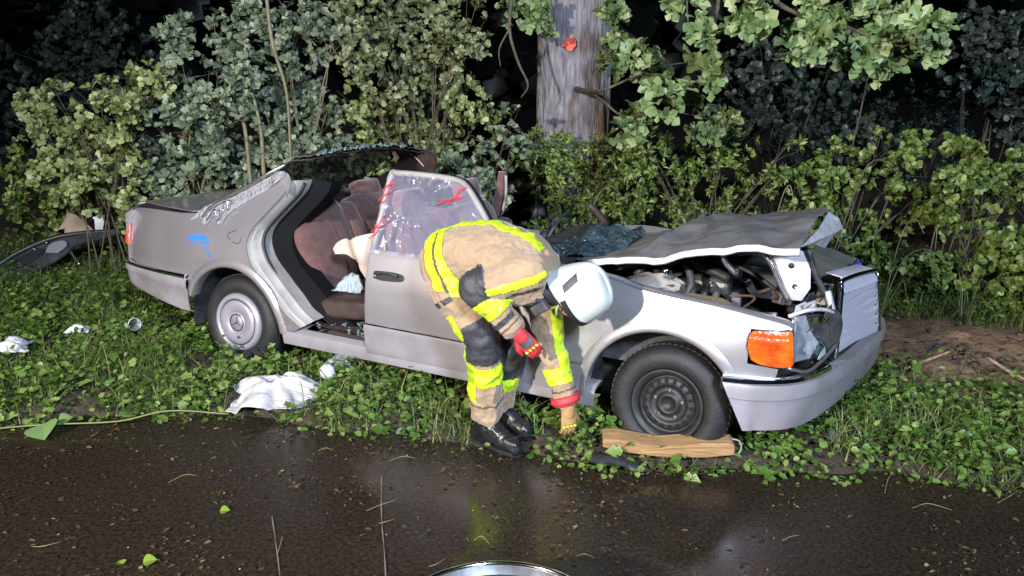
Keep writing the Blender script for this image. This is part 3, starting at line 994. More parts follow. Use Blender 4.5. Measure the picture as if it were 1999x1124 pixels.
def arch_lip(cx, cz, r, a0, a1, name):
    path = []
    for a in np.linspace(a0, a1, 40):
        x, z = cx + r * math.cos(R(a)), cz + r * math.sin(R(a))
        ra = Vector((math.cos(R(a)), 0, math.sin(R(a))))
        path.append((side(x, z, .002), ra, Vector((0, -1, 0))))
    sweep(path, [(-.004, -.07), (-.006, .004), (0, .012), (.012, .015), (.030, .012), (.052, .000)], M_paint, name, car)


arch_lip(RA[0], RA[1], RA[2], 0, 158, "wheel_arch_lip")
# jamb of the rear door opening
v, f = [], []
prof = [(-.004, .004), (.004, .014), (.016, .030), (.034, .036), (.05, .06), (.085, .08), (.088, .14), (.098, .175)]
oe = open_edge
for i, (x, z) in enumerate(oe):
    a, b_ = oe[max(i - 1, 0)], oe[min(i + 1, len(oe) - 1)]
    tx, tz = b_[0] - a[0], b_[1] - a[1]
    L = math.hypot(tx, tz)
    nx_, nz_ = -tz / L, tx / L      # towards the opening
    s = side(x, z)
    wid = .40 + .55 * min(1, max(0, (1.0 - z) / .5))
    for (p, q) in prof:
        v.append((x + nx_ * p * wid, s[1] + q, z + nz_ * p * wid * .5))
k = len(prof)
for i in range(len(oe) - 1):
    for j in range(k - 1):
        f.append((i * k + j, i * k + j + 1, (i + 1) * k + j + 1, (i + 1) * k + j))
mesh("door_jamb", v, f, M_jamb, car, True, .003)
v, f = tube([(x + .05, side(x, z)[1] + .10, z + .01) for x, z in oe[2:-2:4]], .011, 7, 3)
mesh("door_seal", v, f, M_rubber, car)
v, f = [], []
for i, (x, z) in enumerate(oe):
    s = side(x, z)
    wid = .40 + .55 * min(1, max(0, (1.0 - z) / .5))
    x2, z2 = x + .10 * wid, z
    v += [(x2 - .01, s[1] + .17, z), (x2 + .10 + .10 * max(0, .9 - z), s[1] + .24, z - .02), (x2 + .10 + .14 * max(0, .9 - z), s[1] + .36, z - .02)]
    if i:
        f += [(3 * i - 3, 3 * i - 2, 3 * i + 1, 3 * i), (3 * i - 2, 3 * i - 1, 3 * i + 2, 3 * i + 1)]
mesh("inner_side_trim", v, f, mat("black_inner_trim", (.006, .006, .007), .8, spec=.12), car, True, .01)
# left side shell (mirror), simplified
panel("left_quarter_panel", top_edge + out_r, lambda x, z: (x, W(x, z), z), M_paint, car, .09, .004)

# boot lid and tail
yb = lambda x: W(x, .97) - .055
outl = [(-1.075, -.60), (-1.02, -.70)] + [(x, -yb(x)) for x in np.linspace(-.95, -.42, 8)] + [(-.36, -.70), (-.36, .70)] + [(x, yb(x)) for x in np.linspace(-.42, -.95, 8)] + [(-1.02, .70), (-1.075, .60)]
panel("boot_lid", outl, lambda x, y: (x, y, 1.018 - .02 * (y / .8) ** 2 - .55 * max(0, -.93 - x) ** 1.6 + .004 * fbm(x, y, 1, 2)), M_paint, car, .06, .006)
panel("rear_shelf_frame", [(-.37, -.74), (-.30, -.80), (-.22, -.78), (-.20, .78), (-.30, .80), (-.37, .74)], lambda x, y: (x, y, 1.012 + .06 * max(0, abs(y) - .7)), M_paint, car, .08, .006)
panel("tail_panel", [(-.78, .46), (.78, .46), (.78, .93), (.6, .99), (-.6, .99), (-.78, .93)], lambda y, z: (-1.125 + .06 * (y / .78) ** 4 + .03 * max(0, z - .8), y, z), M_paint, car, .08, .006)
panel("tail_light", [(-1.128, .70), (-1.135, .81), (-1.105, .865), (-1.065, .85), (-1.045, .70)], lambda x, z: side(x, z, .010), M_redlens, car, .03, .012, .003)
v, f = boxv((-1.14, -.60, .79), (.03, .22, .17))
mesh("tail_light_rear", v, f, M_redlens, car, False, 0, .01)

# rear bumper
def plan(pts, n=6):
    p = smooth_path(pts, n)
    out = []
    for i in range(len(p)):
        t = p[min(i + 1, len(p) - 1)] - p[max(i - 1, 0)]
        t /= np.linalg.norm(t)
        out.append(((p[i][0], p[i][1], 0), Vector((t[1], -t[0], 0)), Vector((0, 0, 1))))
    return out


rb = plan([(-.335, -.905), (-.6, -.885), (-.9, -.835), (-1.07, -.765), (-1.155, -.62), (-1.185, -.3), (-1.19, 0), (-1.185, .3), (-1.155, .62), (-1.07, .765), (-.9, .835), (-.6, .885), (-.335, .905)])
def _lift(x):
    return 1 - .34 * min(1, max(0, (-.42 - x) / .6))     # the apron rises towards the tail


rb = [(Vector((o[0], o[1], .585 * (1 - _lift(o[0])))), -a, z * _lift(o[0])) for o, a, z in rb]
sweep(rb, [(-.02, .335), (.010, .345), (.020, .40), (.024, .49), (.034, .505), (.036, .545), (.028, .565), (-.03, .57)], M_clad, "rear_bumper", car, .006)
sweep(rb, [(.030, .570), (.037, .576), (.037, .590), (.028, .598), (.005, .598), (-.03, .585)], M_chrome, "bumper_trim_strip", car, .003)
# paint marks drawn on the quarter panel
def stroke(name, pts, w, fn, m, parent, lift=.004):
    p = smooth_path(pts, 6)
    v, f = [], []
    for i in range(len(p)):
        t = p[min(i + 1, len(p) - 1)] - p[max(i - 1, 0)]
        t /= np.linalg.norm(t) + 1e-9
        ww = w * (.6 + .5 * abs(math.sin(i * 1.3 + len(p))))
        a = fn(p[i][0] - t[1] * ww, p[i][1] + t[0] * ww, lift)
        b_ = fn(p[i][0] + t[1] * ww, p[i][1] - t[0] * ww, lift)
        v += [a, b_]
        if i:
            f.append((2 * i - 2, 2 * i - 1, 2 * i + 1, 2 * i))
    return mesh(name, v, f, m, parent, True, .0015)


for pts, w in ([[(-.36, .835), (-.28, .865), (-.20, .86), (-.17, .835), (-.25, .82), (-.33, .825)], .006], [[(-.33, .845), (-.25, .85), (-.19, .845)], .010], [[(-.22, .82), (-.17, .775), (-.13, .735)], .004]):
    stroke("paint_mark", pts, w, lambda x, z, o: side(x, z, o), M_blue, car)
stroke("filler_flap_seam", [(.055, .93), (-.01, .90), (.02, .865), (.09, .85), (.11, .90)], .0022, lambda x, z, o: side(x, z, o), M_rubber, car, .003)
# torn C pillar strips and cut edge
for pts, rr in (([(-.30, -.80, 1.035), (-.15, -.79, 1.10), (.05, -.765, 1.19), (.24, -.73, 1.30), (.34, -.68, 1.36)], .012),
                ([(-.24, -.85, .99), (-.17, -.84, 1.06), (-.05, -.82, 1.12), (-.03, -.825, 1.05)], .006),
                ([(-.20, -.85, .97), (-.13, -.84, 1.05), (-.11, -.845, .98), (-.06, -.83, 1.06)], .005)):
    v, f = tube(pts, rr, 6, 5)
    mesh("torn_pillar_strip", v, f, M_bare, car)
panel("cut_pillar_edge", dense([(.27, 1.262), (.31, 1.31), (.37, 1.298), (.405, 1.24), (.39, 1.17), (.365, 1.215), (.33, 1.25)], 3), lambda x, z: side(x, z, .008 + .012 * fbm(x, z, 4, 9)), M_paint, car, .03, .004)

panel("torn_side_glass", dense([(-.36, .955), (-.26, 1.05), (-.10, 1.115), (.10, 1.205), (.30, 1.315), (.345, 1.285), (.20, 1.175), (.06, 1.095), (-.03, 1.03), (-.09, .945), (-.15, 1.01), (-.21, .935), (-.27, .98)], 3), lambda x, z: side(x, z, .016 + .02 * fbm(x * 2, z, 2, 6)), glass_mat("torn_clear_glass", (.55, .54, .58), .34, .15, 1.0, 30), car, .025, .004)

# --- rear window, what is left of the roof, left C pillar
def rearglass(u, s):
    # u across -1..1, s 0 (shelf) .. 1 (header)
    x = -.30 + .62 * s + .05 * math.sin(s * 3) - .09 * (1 - u * u) * (1 - s) + .10 * s * (1 - u * u) * .3
    z = 1.015 + .375 * s + .03 * (1 - u * u) * s
    return (x + .01 * fbm(u, s, 2, 3), u * (.70 - .11 * s), z)


v, f = grid(40, 18, lambda a, c: rearglass(-1 + 2 * a, c))
mesh("rear_window", v, f, M_glass, car, True, .004)


def roofrest(u, s):
    # ragged rear strip of the roof, cut edge at s=1
    rag = .05 * fbm(u * 3, 1, 2, 2) + .10 * max(0, u) ** 2
    x = .33 + .03 * (1 - u * u) + (.16 + rag) * s
    z = 1.40 + .035 * (1 - u * u) + .022 * s - .05 * s * max(0, u - .5) + .012 * fbm(u * 4, s, 1, 3)
    return (x, u * (.62 - .02 * s), z)


v, f = grid(44, 8, lambda a, c: roofrest(-1 + 2 * a, c))
mesh("roof_remnant", v, f, [mat("roof_paint_dirty", (.16, .15, .15), .45, .4, col2=(.05, .05, .05), scale=5)], car, True, .006)
v, f = grid(44, 8, lambda a, c: tuple(Vector(roofrest(-1 + 2 * a, c * .95)) + Vector((.01, 0, -.022))))
mesh("headliner", v, f, M_trim, car, True, .006)
# shards along the cut edge
sh = []
g = random.Random(9)
for k in range(46):
    u = g.uniform(-.95, .75)
    p = Vector(roofrest(u, 1.0))
    a = g.uniform(.008, .026)
    sh.append(([p + Vector((0, -a, -.004)), p + Vector((g.uniform(-.01, .02), a, .0)), p + Vector((g.uniform(.0, .02), g.uniform(-a, a), g.uniform(.008, .03))), p + Vector((.01, 0, -.01))], [(0, 1, 2), (0, 2, 3), (1, 3, 2), (0, 3, 1)]))
v, f = join(sh)
tag(mesh("glass_shards", v, f, M_shard, car, False), kind="stuff")
# left C pillar: dark folded metal seen from inside
panel("left_pillar", dense([(-.28, 1.02), (.0, 1.12), (.25, 1.25), (.38, 1.38), (.56, 1.40), (.66, 1.34), (.60, 1.20), (.46, 1.08), (.36, .95), (.2, .92), (-.2, .95)], 3), lambda x, z: (x, W(x, z) - .02 + .02 * fbm(x, z, 3, 4), z), M_trim, car, .05, .025)
panel("left_pillar_skin", dense([(-.28, 1.02), (.0, 1.12), (.25, 1.25), (.38, 1.38), (.56, 1.40), (.62, 1.30), (.46, 1.08), (.36, .95), (.2, .92), (-.2, .95)], 3), lambda x, z: (x, W(x, z) + .012, z), M_paint, car, .08, .004)
v, f = tube([(.43, .60, 1.385), (.50, .62, 1.33), (.56, .635, 1.27)], .006, 6, 4)
mesh("belt_bracket", v, f, M_jamb, car)

# --- sill, floor
sweep([((x, 0, 0), Vector((0, -1, 0)), Vector((0, 0, 1))) for x in np.linspace(.44, 2.56, 12)],
      [(.80, .20), (.875, .235), (.885, .285), (.880, .315), (.85, .335), (.80, .345), (.76, .345)], M_clad, "sill", car, .004)
sweep([((x, 0, 0), Vector((0, -1, 0)), Vector((0, 0, 1))) for x in np.linspace(.60, 1.12, 6)],
      [(.842, .339), (.842, .3435), (.79, .350), (.77, .3495)], M_chrome, "sill_plate", car, .002)
panel("floor", [(.35, -.78), (2.3, -.78), (2.3, .85), (.35, .85)], lambda x, y: (x, y, .335 + .13 * math.exp(-(y / .14) ** 4) + .012 * fbm(x, y, 1, 4)), M_carpet, car, .09, .01)
panel("underbody", [(-1.1, -.74), (.35, -.72), (.35, .72), (-1.1, .74)], lambda x, y: (x, y, .40), M_dark, car, .2, .01)
panel("left_door_shell", [(.45, .28), (2.45, .28), (2.45, .62), (1.3, .66), (1.2, .90), (.40, .93), (.22, .75)], lambda x, z: (x, W(x, z), z), M_paint, car, .1, .004)
panel("left_door_trim", [(.55, .36), (2.1, .36), (2.1, .60), (1.27, .62), (1.2, .88), (.45, .93), (.36, .75)], lambda x, z: (x, .80 + .02 * math.sin(z * 14), z), M_seat, car, .08, .02)
bits = []
g = random.Random(21)
for k in range(70):
    c = (g.uniform(.6, 1.1), g.uniform(-.78, -.45), .36)
    bits.append(boxv(c, (g.uniform(.006, .016),) * 3, rotm(g.uniform(0, 90), g.uniform(0, 90), 0)))
v, f = join(bits)
tag(mesh("glass_crumbs", v, f, M_shard, car, False), kind="stuff")

# --- seats
def cushion(name, c, s, rot, m, parent, bulge=.03, ribs=0, ridge=.012):
    bm = bmesh.new()
    bmesh.ops.create_cube(bm, size=1)
    bmesh.ops.subdivide_edges(bm, edges=bm.edges[:], cuts=9, use_grid_fill=True)
    for q in bm.verts:
        x, y, z = q.co * 2
        p = Vector((x * (1 - .10 * (y * y) * (z * z)), y, z))
        rr = (abs(x) ** 6 + abs(y) ** 6 + abs(z) ** 6) ** (1 / 6)
        p = Vector((x, y, z)) / max(rr, 1e-6) * max(abs(x), abs(y), abs(z))
        d = Vector((p.x * s[0] / 2, p.y * s[1] / 2, p.z * s[2] / 2))
        b0 = bulge * (1 - y * y) * (1 - z * z)
        if ribs:
            b0 += ridge * abs(math.cos(y * ribs * math.pi / 2)) * (1 - z ** 4)
        d.x += b0 * (1 if x > 0 else -.2)
        q.co = Vector(c) + rot @ d
    me = bpy.data.meshes.new(name)
    bm.to_mesh(me)
    bm.free()
    return link(name, me, parent, m, True)


rs = empty("rear_seat", (0, 0, 0)); rs.parent = car
cushion("seat_backrest", (.33, -.32, .78), (.16, .56, .62), rotm(0, -24, 0), M_seat, rs, .02, 5)
cushion("seat_backrest", (.33, .36, .78), (.16, .66, .62), rotm(0, -24, 0), M_seat, rs, .02, 5)
cushion("centre_armrest", (.36, 0.0, .76), (.15, .16, .58), rotm(0, -24, 0), M_seat, rs, .02)
cushion("seat_cushion", (.78, 0, .46), (.62, 1.40, .17), rotm(0, -6, 0), M_trim, rs, .01)
cushion("seat_headrest", (.20, -.36, 1.10), (.10, .30, .13), rotm(0, -24, 0), M_seat, rs)
cushion("seat_headrest", (.20, .36, 1.10), (.10, .30, .13), rotm(0, -24, 0), M_seat, rs)
cushion("parcel_shelf", (-.02, 0, 1.0), (.50, 1.36, .04), rotm(0, 0, 0), M_trim, rs, 0)
for y, nm in ((-.38, "front_passenger_seat"), (.38, "driver_seat")):
    e = empty(nm, (0, 0, 0)); e.parent = car
    cushion("seat_backrest", (1.20, y, .76), (.15, .52, .64), rotm(0, -20, 0), M_seat, e, .02, 4)
    cushion("seat_cushion", (1.55, y, .46), (.54, .54, .17), rotm(0, -6, 0), M_seat, e, .01)
    cushion("seat_headrest", (1.08, y, 1.15), (.10, .28, .17), rotm(0, -15, 0), M_seat, e)
v, f = join([tube([(1.10, .815, .93), (1.15, .80, 1.1), (1.17, .775, 1.26)], [.05, .045, .03], 8, 4)])
mesh("left_centre_pillar", v, f, M_seat, car)
v, f = tube([(1.19, .76, .95), (1.22, .75, 1.1), (1.22, .74, 1.24)], .012, 6, 4)
mesh("seat_belt_rail", v, f, M_jamb, car)

# --- front door
DA = [(1.10, .375), (2.055, .365), (2.06, .60), (2.055, .905), (1.85, .925), (1.115, .928)]
door = panel("front_door", DA, lambda x, z: side(x, z, .004 + .003 * fbm(x, z, 7, 2)), M_paint, car, .05, .012, .003)
panel("lower_door_cladding", [(1.10, .285), (2.055, .275), (2.055, .472), (1.10, .476)], lambda x, z: side(x, z, .018 - .006 * max(0, .34 - z) / .05), M_clad, door, .05, .008, .003)
stroke("door_trim_strip", [(1.11, .483), (1.6, .480), (2.05, .476)], .0045, lambda x, z, o: side(x, z, o), M_chrome, door, .020)
panel("door_inner_edge", [(-.88, .29), (-.72, .29), (-.70, .92), (-.84, .92)], lambda y, z: (1.098, y, z), M_jamb, door, .1, .006)
# handle: recessed plate with a grip bar
hn = door
panel("handle_plate", dense([(1.165, .765), (1.165, .805), (1.23, .812), (1.31, .812), (1.37, .802), (1.37, .770), (1.30, .760), (1.22, .757)], 3), lambda x, z: side(x, z, .008), M_rubber, hn, .03, .006, .002)
v, f = tube([side(1.20, .795, .016), side(1.23, .808, .03), side(1.29, .810, .03), side(1.335, .797, .016)], .009, 8, 4)
mesh("handle_grip", v, f, M_dark, hn)
v, f = tube([side(1.175, .782, .012), side(1.190, .782, .02)], .010, 8, 2)
mesh("lock_cylinder", v, f, M_chrome, hn)
# window frame, wrapped in plastic film with red tape
wf = [(1.125, .925), (1.128, 1.10), (1.135, 1.345), (1.17, 1.362), (1.40, 1.362), (1.58, 1.350), (1.66, 1.315), (1.78, 1.20), (1.93, 1.03), (2.02, .925)]
path = dense(wf, 3)


def wside(x, z, o=0.):
    return side(x, z, o - .012)


v, f = tube([wside(x, z, .012) for x, z in path], .019, 8, 1, smooth=False)
mesh("window_frame", v, f, M_jamb, door)
v, f = tube([wside(x, z, -.03) for x, z in path], .016, 8, 1, smooth=False)
mesh("window_seal", v, f, M_rubber, door)


def filmfn(x, z):
    cx_, cz_ = 1.30, 1.22
    a = math.atan2(z - cz_, x - cx_)
    rr = math.hypot(x - cx_, z - cz_)
    w_ = .008 * math.sin(a * 17 + 4 * fbm(x, z, 3, 3)) * min(rr / .15, 1) + .008 * fbm(x * 2, z, 5, 5) + .004 * math.sin((x * .5 + z) * 70 + 6 * fbm(x, z, 1, 3))
    return wside(x, z, .024 + w_)


panel("plastic_film", [(1.11, .91), (1.115, 1.20), (1.122, 1.362), (1.17, 1.375), (1.42, 1.373), (1.59, 1.361), (1.67, 1.325), (1.79, 1.205), (1.94, 1.03), (2.03, .92), (1.6, .905)], filmfn, M_film, door, .014, .0015)
for pts in ([(1.115, 1.26), (1.14, 1.29), (1.17, 1.30), (1.20, 1.295)], [(1.10, 1.20), (1.135, 1.235), (1.16, 1.25), (1.19, 1.27)], [(1.12, 1.19), (1.15, 1.21), (1.155, 1.30), (1.165, 1.33)],
            [(1.10, 1.02), (1.13, 1.05), (1.17, 1.065), (1.21, 1.10)], [(1.095, .985), (1.13, 1.015), (1.15, 1.05)], [(1.11, 1.06), (1.14, 1.07), (1.16, 1.12), (1.19, 1.13)],
            [(1.50, 1.215), (1.55, 1.235), (1.60, 1.25), (1.63, 1.27)], [(1.57, 1.22), (1.61, 1.27), (1.635, 1.315)], [(1.53, 1.235), (1.58, 1.24), (1.66, 1.265)], [(1.62, 1.28), (1.645, 1.31), (1.67, 1.32)]):
    stroke("tape_strip", pts, .0055, lambda x, z, o: wside(x, z, .038), M_tape, door)

# --- front wing with wheel arch
FA = (2.90, .325, .39)
wing_top = dense([(2.07, .925), (2.30, .955), (2.604, .935), (2.757, .905), (3.0, .882), (3.168, .866), (3.44, .822), (3.50, .80)], 4)
wing = wing_top + [(3.475, .78), (3.33, .785), (3.325, .62), (3.46, .60), (3.45, .545), (3.25, .545)] + arc(*FA, 34, 190, 34)[0:] + [(2.50, .24), (2.075, .25)]
wing = wing_top + [(3.49, .785), (3.315, .783), (3.318, .615), (3.46, .60), (3.45, .545), (3.222, .545)] + arc(*FA, 33, 190, 34) + [(2.50, .24), (2.075, .255)]


def wingfn(x, z):
    dent = .022 * math.exp(-((x - 2.42) ** 2 / .05 + (z - .62) ** 2 / .03)) + .012 * math.exp(-((x - 3.2) ** 2 / .02 + (z - .78) ** 2 / .006))
    return side(x, z, .003 - dent + .006 * fbm(x, z, 8, 2.2))


panel("front_wing", wing, wingfn, M_paint, car, .045, .004)
sweep([((x, -W(x, z) + .0, z), Vector((0, 1, 0)), Vector((0, 0, 1))) for x, z in wing_top], [(0, 0), (.02, .012), (.06, .010), (.085, -.015), (.09, -.06)], M_paint, "wing_top_flange", car, .004)
arch_lip(FA[0], FA[1], FA[2], 30, 185, "wheel_arch_lip")
stroke("wing_trim_strip", [(2.09, .476), (2.3, .476), (2.49, .475)], .0045, lambda x, z, o: side(x, z, o), M_chrome, car, .012)
panel("wing_cladding", [(2.08, .27), (2.52, .26), (2.505, .38), (2.50, .468), (2.08, .470)], lambda x, z: side(x, z, .010), M_clad, car, .05, .006)
panel("left_wing", wing_top + [(3.45, .545), (3.22, .545)] + arc(*FA, 33, 190, 20) + [(2.5, .24), (2.07, .25)], lambda x, z: (x + .25 * max(0, x - 3.0), W(x, z) - .02, z), M_paint, car, .08, .004)
# arch liners
for (cx_, cz_, r_, nm) in ((RA[0], RA[1], .40, "arch_liner"), (FA[0], FA[1], .40, "arch_liner")):
    v, f = [], []
    for a in np.linspace(-5, 190, 30):
        for y in (-.86, -.7, -.52):
            v.append((cx_ + r_ * math.cos(R(a)), y, cz_ + r_ * math.sin(R(a))))
    f = [(3 * i + j, 3 * i + j + 1, 3 * i + j + 4, 3 * i + j + 3) for i in range(29) for j in range(2)]
    mesh(nm, v, f, M_dark, car)
    v, f = grid(2, 2, lambda a, c: (cx_ - .42 + .84 * a, -.52, cz_ - .15 + .56 * c))
    mesh(nm + "_back", v, f, M_dark, car, False, .004)

# --- wheels
def wheel(name, loc, right, hubcap, tilt=(0, 0, 0)):
    w = empty(name, loc, tilt if right else (tilt[0], tilt[1], math.pi + tilt[2])); w.parent = car
    tp = [(.182, .045), (.195, .0), (.205, -.012), (.235, -.022), (.268, -.020), (.292, -.004), (.308, .016), (.316, .04), (.320, .06), (.320, .150), (.316, .17), (.308, .19), (.27, .22), (.19, .20), (.182, .15)]
    v, f = lathe(tp, 64)
    mesh("tyre", v, f, M_tyre, w)
    tr = []
    for k in range(60):
        a = 2 * math.pi * k / 60
        rm = Matrix.Rotation(-a, 3, 'Y')
        for yy, tw in ((.05, 12), (.082, -8), (.118, 8), (.155, -12)):
            q = rm @ Vector((.3165, yy, 0))
            tr.append(boxv(q, (.009, .026, .024), rm @ rotm(tw, 0, 0)))
    v, f = join(tr)
    tag(mesh("tread_blocks", v, f, M_tyre, w, False), kind="stuff")
    if hubcap:
        hp = [(.0, -.024), (.06, -.026), (.062, -.022), (.066, -.020), (.072, -.026), (.12, -.030), (.148, -.028), (.152, -.014), (.156, -.012), (.160, -.028), (.172, -.032), (.188, -.026), (.197, -.010), (.200, .01)]
        v, f = lathe(hp, 72)
        hc = mesh("hubcap", v, f, M_hub, w)
        v, f = lathe([(.1495, -.0225), (.152, -.021), (.157, -.019), (.159, -.0225)], 72)
        mesh("hubcap_groove", v, f, M_rubber, w)
        v, f = lathe([(.054, -.026), (.054, -.031), (.060, -.031), (.060, -.026)], 48)
        mesh("emblem_ring", v, f, M_dark, w)
        pr = []
        for k in range(3):
            a = R(90 + 120 * k)
            d = Vector((math.cos(a), 0, math.sin(a)))
            s_ = Vector((-math.sin(a), 0, math.cos(a)))
            o_ = Vector((0, -.0265, 0))
            up = Vector((0, -.005, 0))
            pr.append(([o_ + s_ * .0065, o_ - s_ * .0065, o_ + d * .055, o_ + up, o_ + d * .054 + up * .5], [(0, 3, 4), (0, 4, 2), (3, 1, 4), (4, 1, 2)]))
        v, f = join(pr)
        mesh("emblem_star", v, f, M_dark, w, False)
        v, f = lathe([(.150, -.0285), (.1485, -.030), (.147, -.0285)], 72)
    else:
        rp = [(.0, .035), (.035, .035), (.037, .022), (.055, .020), (.062, .040), (.090, .046), (.098, .030), (.108, .022), (.142, .038), (.152, .05), (.155, .02), (.160, .004), (.176, -.002), (.186, -.008), (.192, -.004), (.192, .02)]
        v, f = lathe(rp, 64)
        rim = mesh("rim", v, f, M_steelrim, w)
        ring = [Vector((.0165 * math.cos(t_), .0045 * math.cos(t_), .0100 * math.sin(t_))) for t_ in np.linspace(0, 2 * math.pi, 13)[:-1]]
        hm = bpy.data.meshes.new("vent_hole")
        hm.from_pydata([tuple(p) for p in ring], [], [tuple(range(12))])
        hm.materials.append(M_hole)
        for k in range(18):
            a = 2 * math.pi * k / 18
            q = bpy.data.objects.new("vent_hole", hm)
            C.objects.link(q)
            q.parent = w
            q.location = (.125 * math.cos(a), .0255, .125 * math.sin(a))
            q.rotation_euler = (0, -a, 0)
        for k in range(5):
            a = 2 * math.pi * k / 5 + .3
            v, f = lathe([(.009, .012), (.009, .040)], 6, 'y', (.075 * math.cos(a), 0, .075 * math.sin(a)))
            v, f = tube([(.075 * math.cos(a), .045, .075 * math.sin(a)), (.075 * math.cos(a), .028, .075 * math.sin(a))], .009, 6, 1)
            mesh("wheel_bolt", v, f, M_alu, w, False)
    return w


wheel("rear_wheel", (0, -.81, .292), True, True, (R(-3), 0, 0))
wheel("front_wheel", (2.935, -.815, .298), True, False, (R(-5), 0, R(-3)))
wheel("rear_wheel", (0, .805, .318), False, True)
wheel("front_wheel", (2.935, .805, .318), False, False)

# --- buckled bonnet
HX = [2.10, 2.30, 2.52, 2.80, 3.06, 3.30, 3.49]
HN = [.945, .965, 1.012, 1.072, 1.133, 1.168, 1.195]
HM = [.90, .905, .965, 1.115, 1.20, 1.225, 1.285]
HF = [.90, .91, .95, 1.02, 1.07, 1.10, 1.13]


def sm(x, X, Yv):
    return sum(np.interp(x + d, X, Yv) for d in (-.05, -.025, 0, .025, .05)) / 5


def bonnet(x, y):
    t_ = (y + .74) / 1.48
    a, m_, c_ = sm(x, HX, HN), sm(x, HX, HM), sm(x, HX, HF)
    z = a * (1 - t_) * (1 - 2 * t_) + m_ * 4 * t_ * (1 - t_) + c_ * t_ * (2 * t_ - 1)
    fold = .036 * math.exp(-abs(x - 2.80 - .25 * (y + .2)) / .05) - .035 * math.exp(-abs(x - 2.95 - .3 * (y + .2)) / .07) * max(0, min(1, y + .6))
    z += fold * min(1, max(0, (y + .74) / .25)) + .012 * fbm(x, y, 6, 3) + .020 * (.5 - 2 * abs(fbm(x, y * .8, 16, 2.6))) + .05 * max(0, -.66 - y) * -1.2
    xx = x + (.05 * (1 - abs(y + .0) / .74) if x > 3.2 else 0) * (x - 3.2) / .3
    return (xx, y, z)


ho = dense([(2.42, -.745), (2.8, -.745), (3.2, -.745), (3.48, -.742)], 3) + dense([(3.485, -.70), (3.49, -.35), (3.50, 0), (3.46, .35), (3.44, .74)], 3) + [(3.0, .74), (2.5, .74), (2.20, .70), (2.18, .2), (2.22, -.25), (2.32, -.60)]
hd = empty("bonnet", (0, 0, 0)); hd.parent = car
panel("bonnet_skin", ho, bonnet, M_paint, hd, .022, .005)
# folded rim along the near edge and the peeled nose of the bonnet
v, f = [], []
for x in np.linspace(2.44, 3.485, 34):
    p = Vector(bonnet(x, -.745))
    for dy, dz in ((-.002, .004), (-.010, -.006), (-.008, -.026), (.010, -.034), (.030, -.030)):
        v.append(p + Vector((0, dy, dz)))
f = [(5 * i + j, 5 * i + j + 1, 5 * i + j + 6, 5 * i + j + 5) for i in range(33) for j in range(4)]
mesh("bonnet_rim", v, f, M_white, hd, True, .003)
A, B_, Cc, D_ = Vector(bonnet(3.485, -.72)), Vector(bonnet(3.50, 0)), Vector((3.63, .05, 1.175)), Vector((3.56, -.12, 1.085))
mid = (A + B_ + Cc + D_) / 4 + Vector((.03, -.02, .0))
mesh("bonnet_nose_fold", [A, (A + B_) / 2 + Vector((.01, 0, -.005)), B_, (B_ + Cc) / 2 + Vector((.015, .0, .01)), Cc, (Cc + D_) / 2 + Vector((-.005, 0, .015)), D_, (A + D_) / 2 + Vector((0, 0, .02)), mid],
     [(0, 1, 8), (1, 2, 8), (2, 3, 8), (3, 4, 8), (4, 5, 8), (5, 6, 8), (6, 7, 8), (7, 0, 8)], M_white, hd, False, .005)
panel("bonnet_lining", [(2.50, -.70), (3.42, -.70), (3.44, 0), (3.40, .68), (2.5, .68)], lambda x, y: tuple(Vector(bonnet(x, y)) - Vector((0, 0, .03 + .01 * math.sin(x * 30) * math.sin(y * 25)))), M_dark, hd, .06, .006)
v, f = join([tube([(3.10, -.58, 1.10), (3.12, -.58, 1.04), (3.18, -.57, .98)], .016, 4, 4)])
mesh("hanging_strip", v, f, M_bare, hd)

# --- engine bay
eb = empty("engine_bay", (0, 0, 0)); eb.parent = car
panel("inner_wing", [(2.2, .45), (3.45, .45), (3.45, .80), (2.2, .88)], lambda x, z: (x, -.66 + .02 * fbm(x, z, 1, 4), z), M_dark, eb, .1, .006)
panel("inner_wing", [(2.2, .45), (3.45, .45), (3.45, .80), (2.2, .88)], lambda x, z: (x, .66, z), M_dark, eb, .1, .006)
panel("bulkhead", [(-.8, .4), (.8, .4), (.8, .95), (-.8, .95)], lambda y, z: (2.28, y, z), M_dark, eb, .2, .01)
panel("bay_floor", [(2.25, -.66), (3.6, -.66), (3.6, .66), (2.25, .66)], lambda x, y: (x, y, .45), M_dark, eb, .2, .01)
box("engine_block", (2.80, .0, .62), (.70, .34, .34), M_dark, eb, None, .02)
box("valve_cover", (2.80, -.17, .83), (.60, .15, .10), M_alu, eb, rotm(18, 0, 0), .03)
box("valve_cover", (2.80, .17, .83), (.60, .15, .10), M_alu, eb, rotm(-18, 0, 0), .03)
for k in range(8):
    v, f = tube([(2.56 + .068 * k, -.245, .80), (2.56 + .068 * k, -.30, .74), (2.57 + .068 * k, -.36, .70)], .022, 8, 3)
    mesh("exhaust_runner", v, f, M_alu, eb)
for k in range(4):
    v, f = lathe([(.0, .03), (.03, .03), (.034, .02), (.034, -.02)], 18, 'z', (2.56 + .15 * k, -.18, .90))
    mesh("spark_plug_cap", v, f, M_dark, eb)
v, f = lathe([(.0, .06), (.15, .06), (.19, .045), (.20, .0), (.19, -.03)], 40, 'z', (2.85, .02, .93))
mesh("air_filter_housing", v, f, M_dark, eb)
box("battery", (3.25, .42, .75), (.26, .18, .20), M_dark, eb, None, .01)
cushion("washer_tank", (3.03, -.55, .79), (.24, .12, .09), rotm(0, 4, 10), mat("yellowed_plastic", (.40, .28, .14), .5, col2=(.25, .17, .09), scale=9), eb)
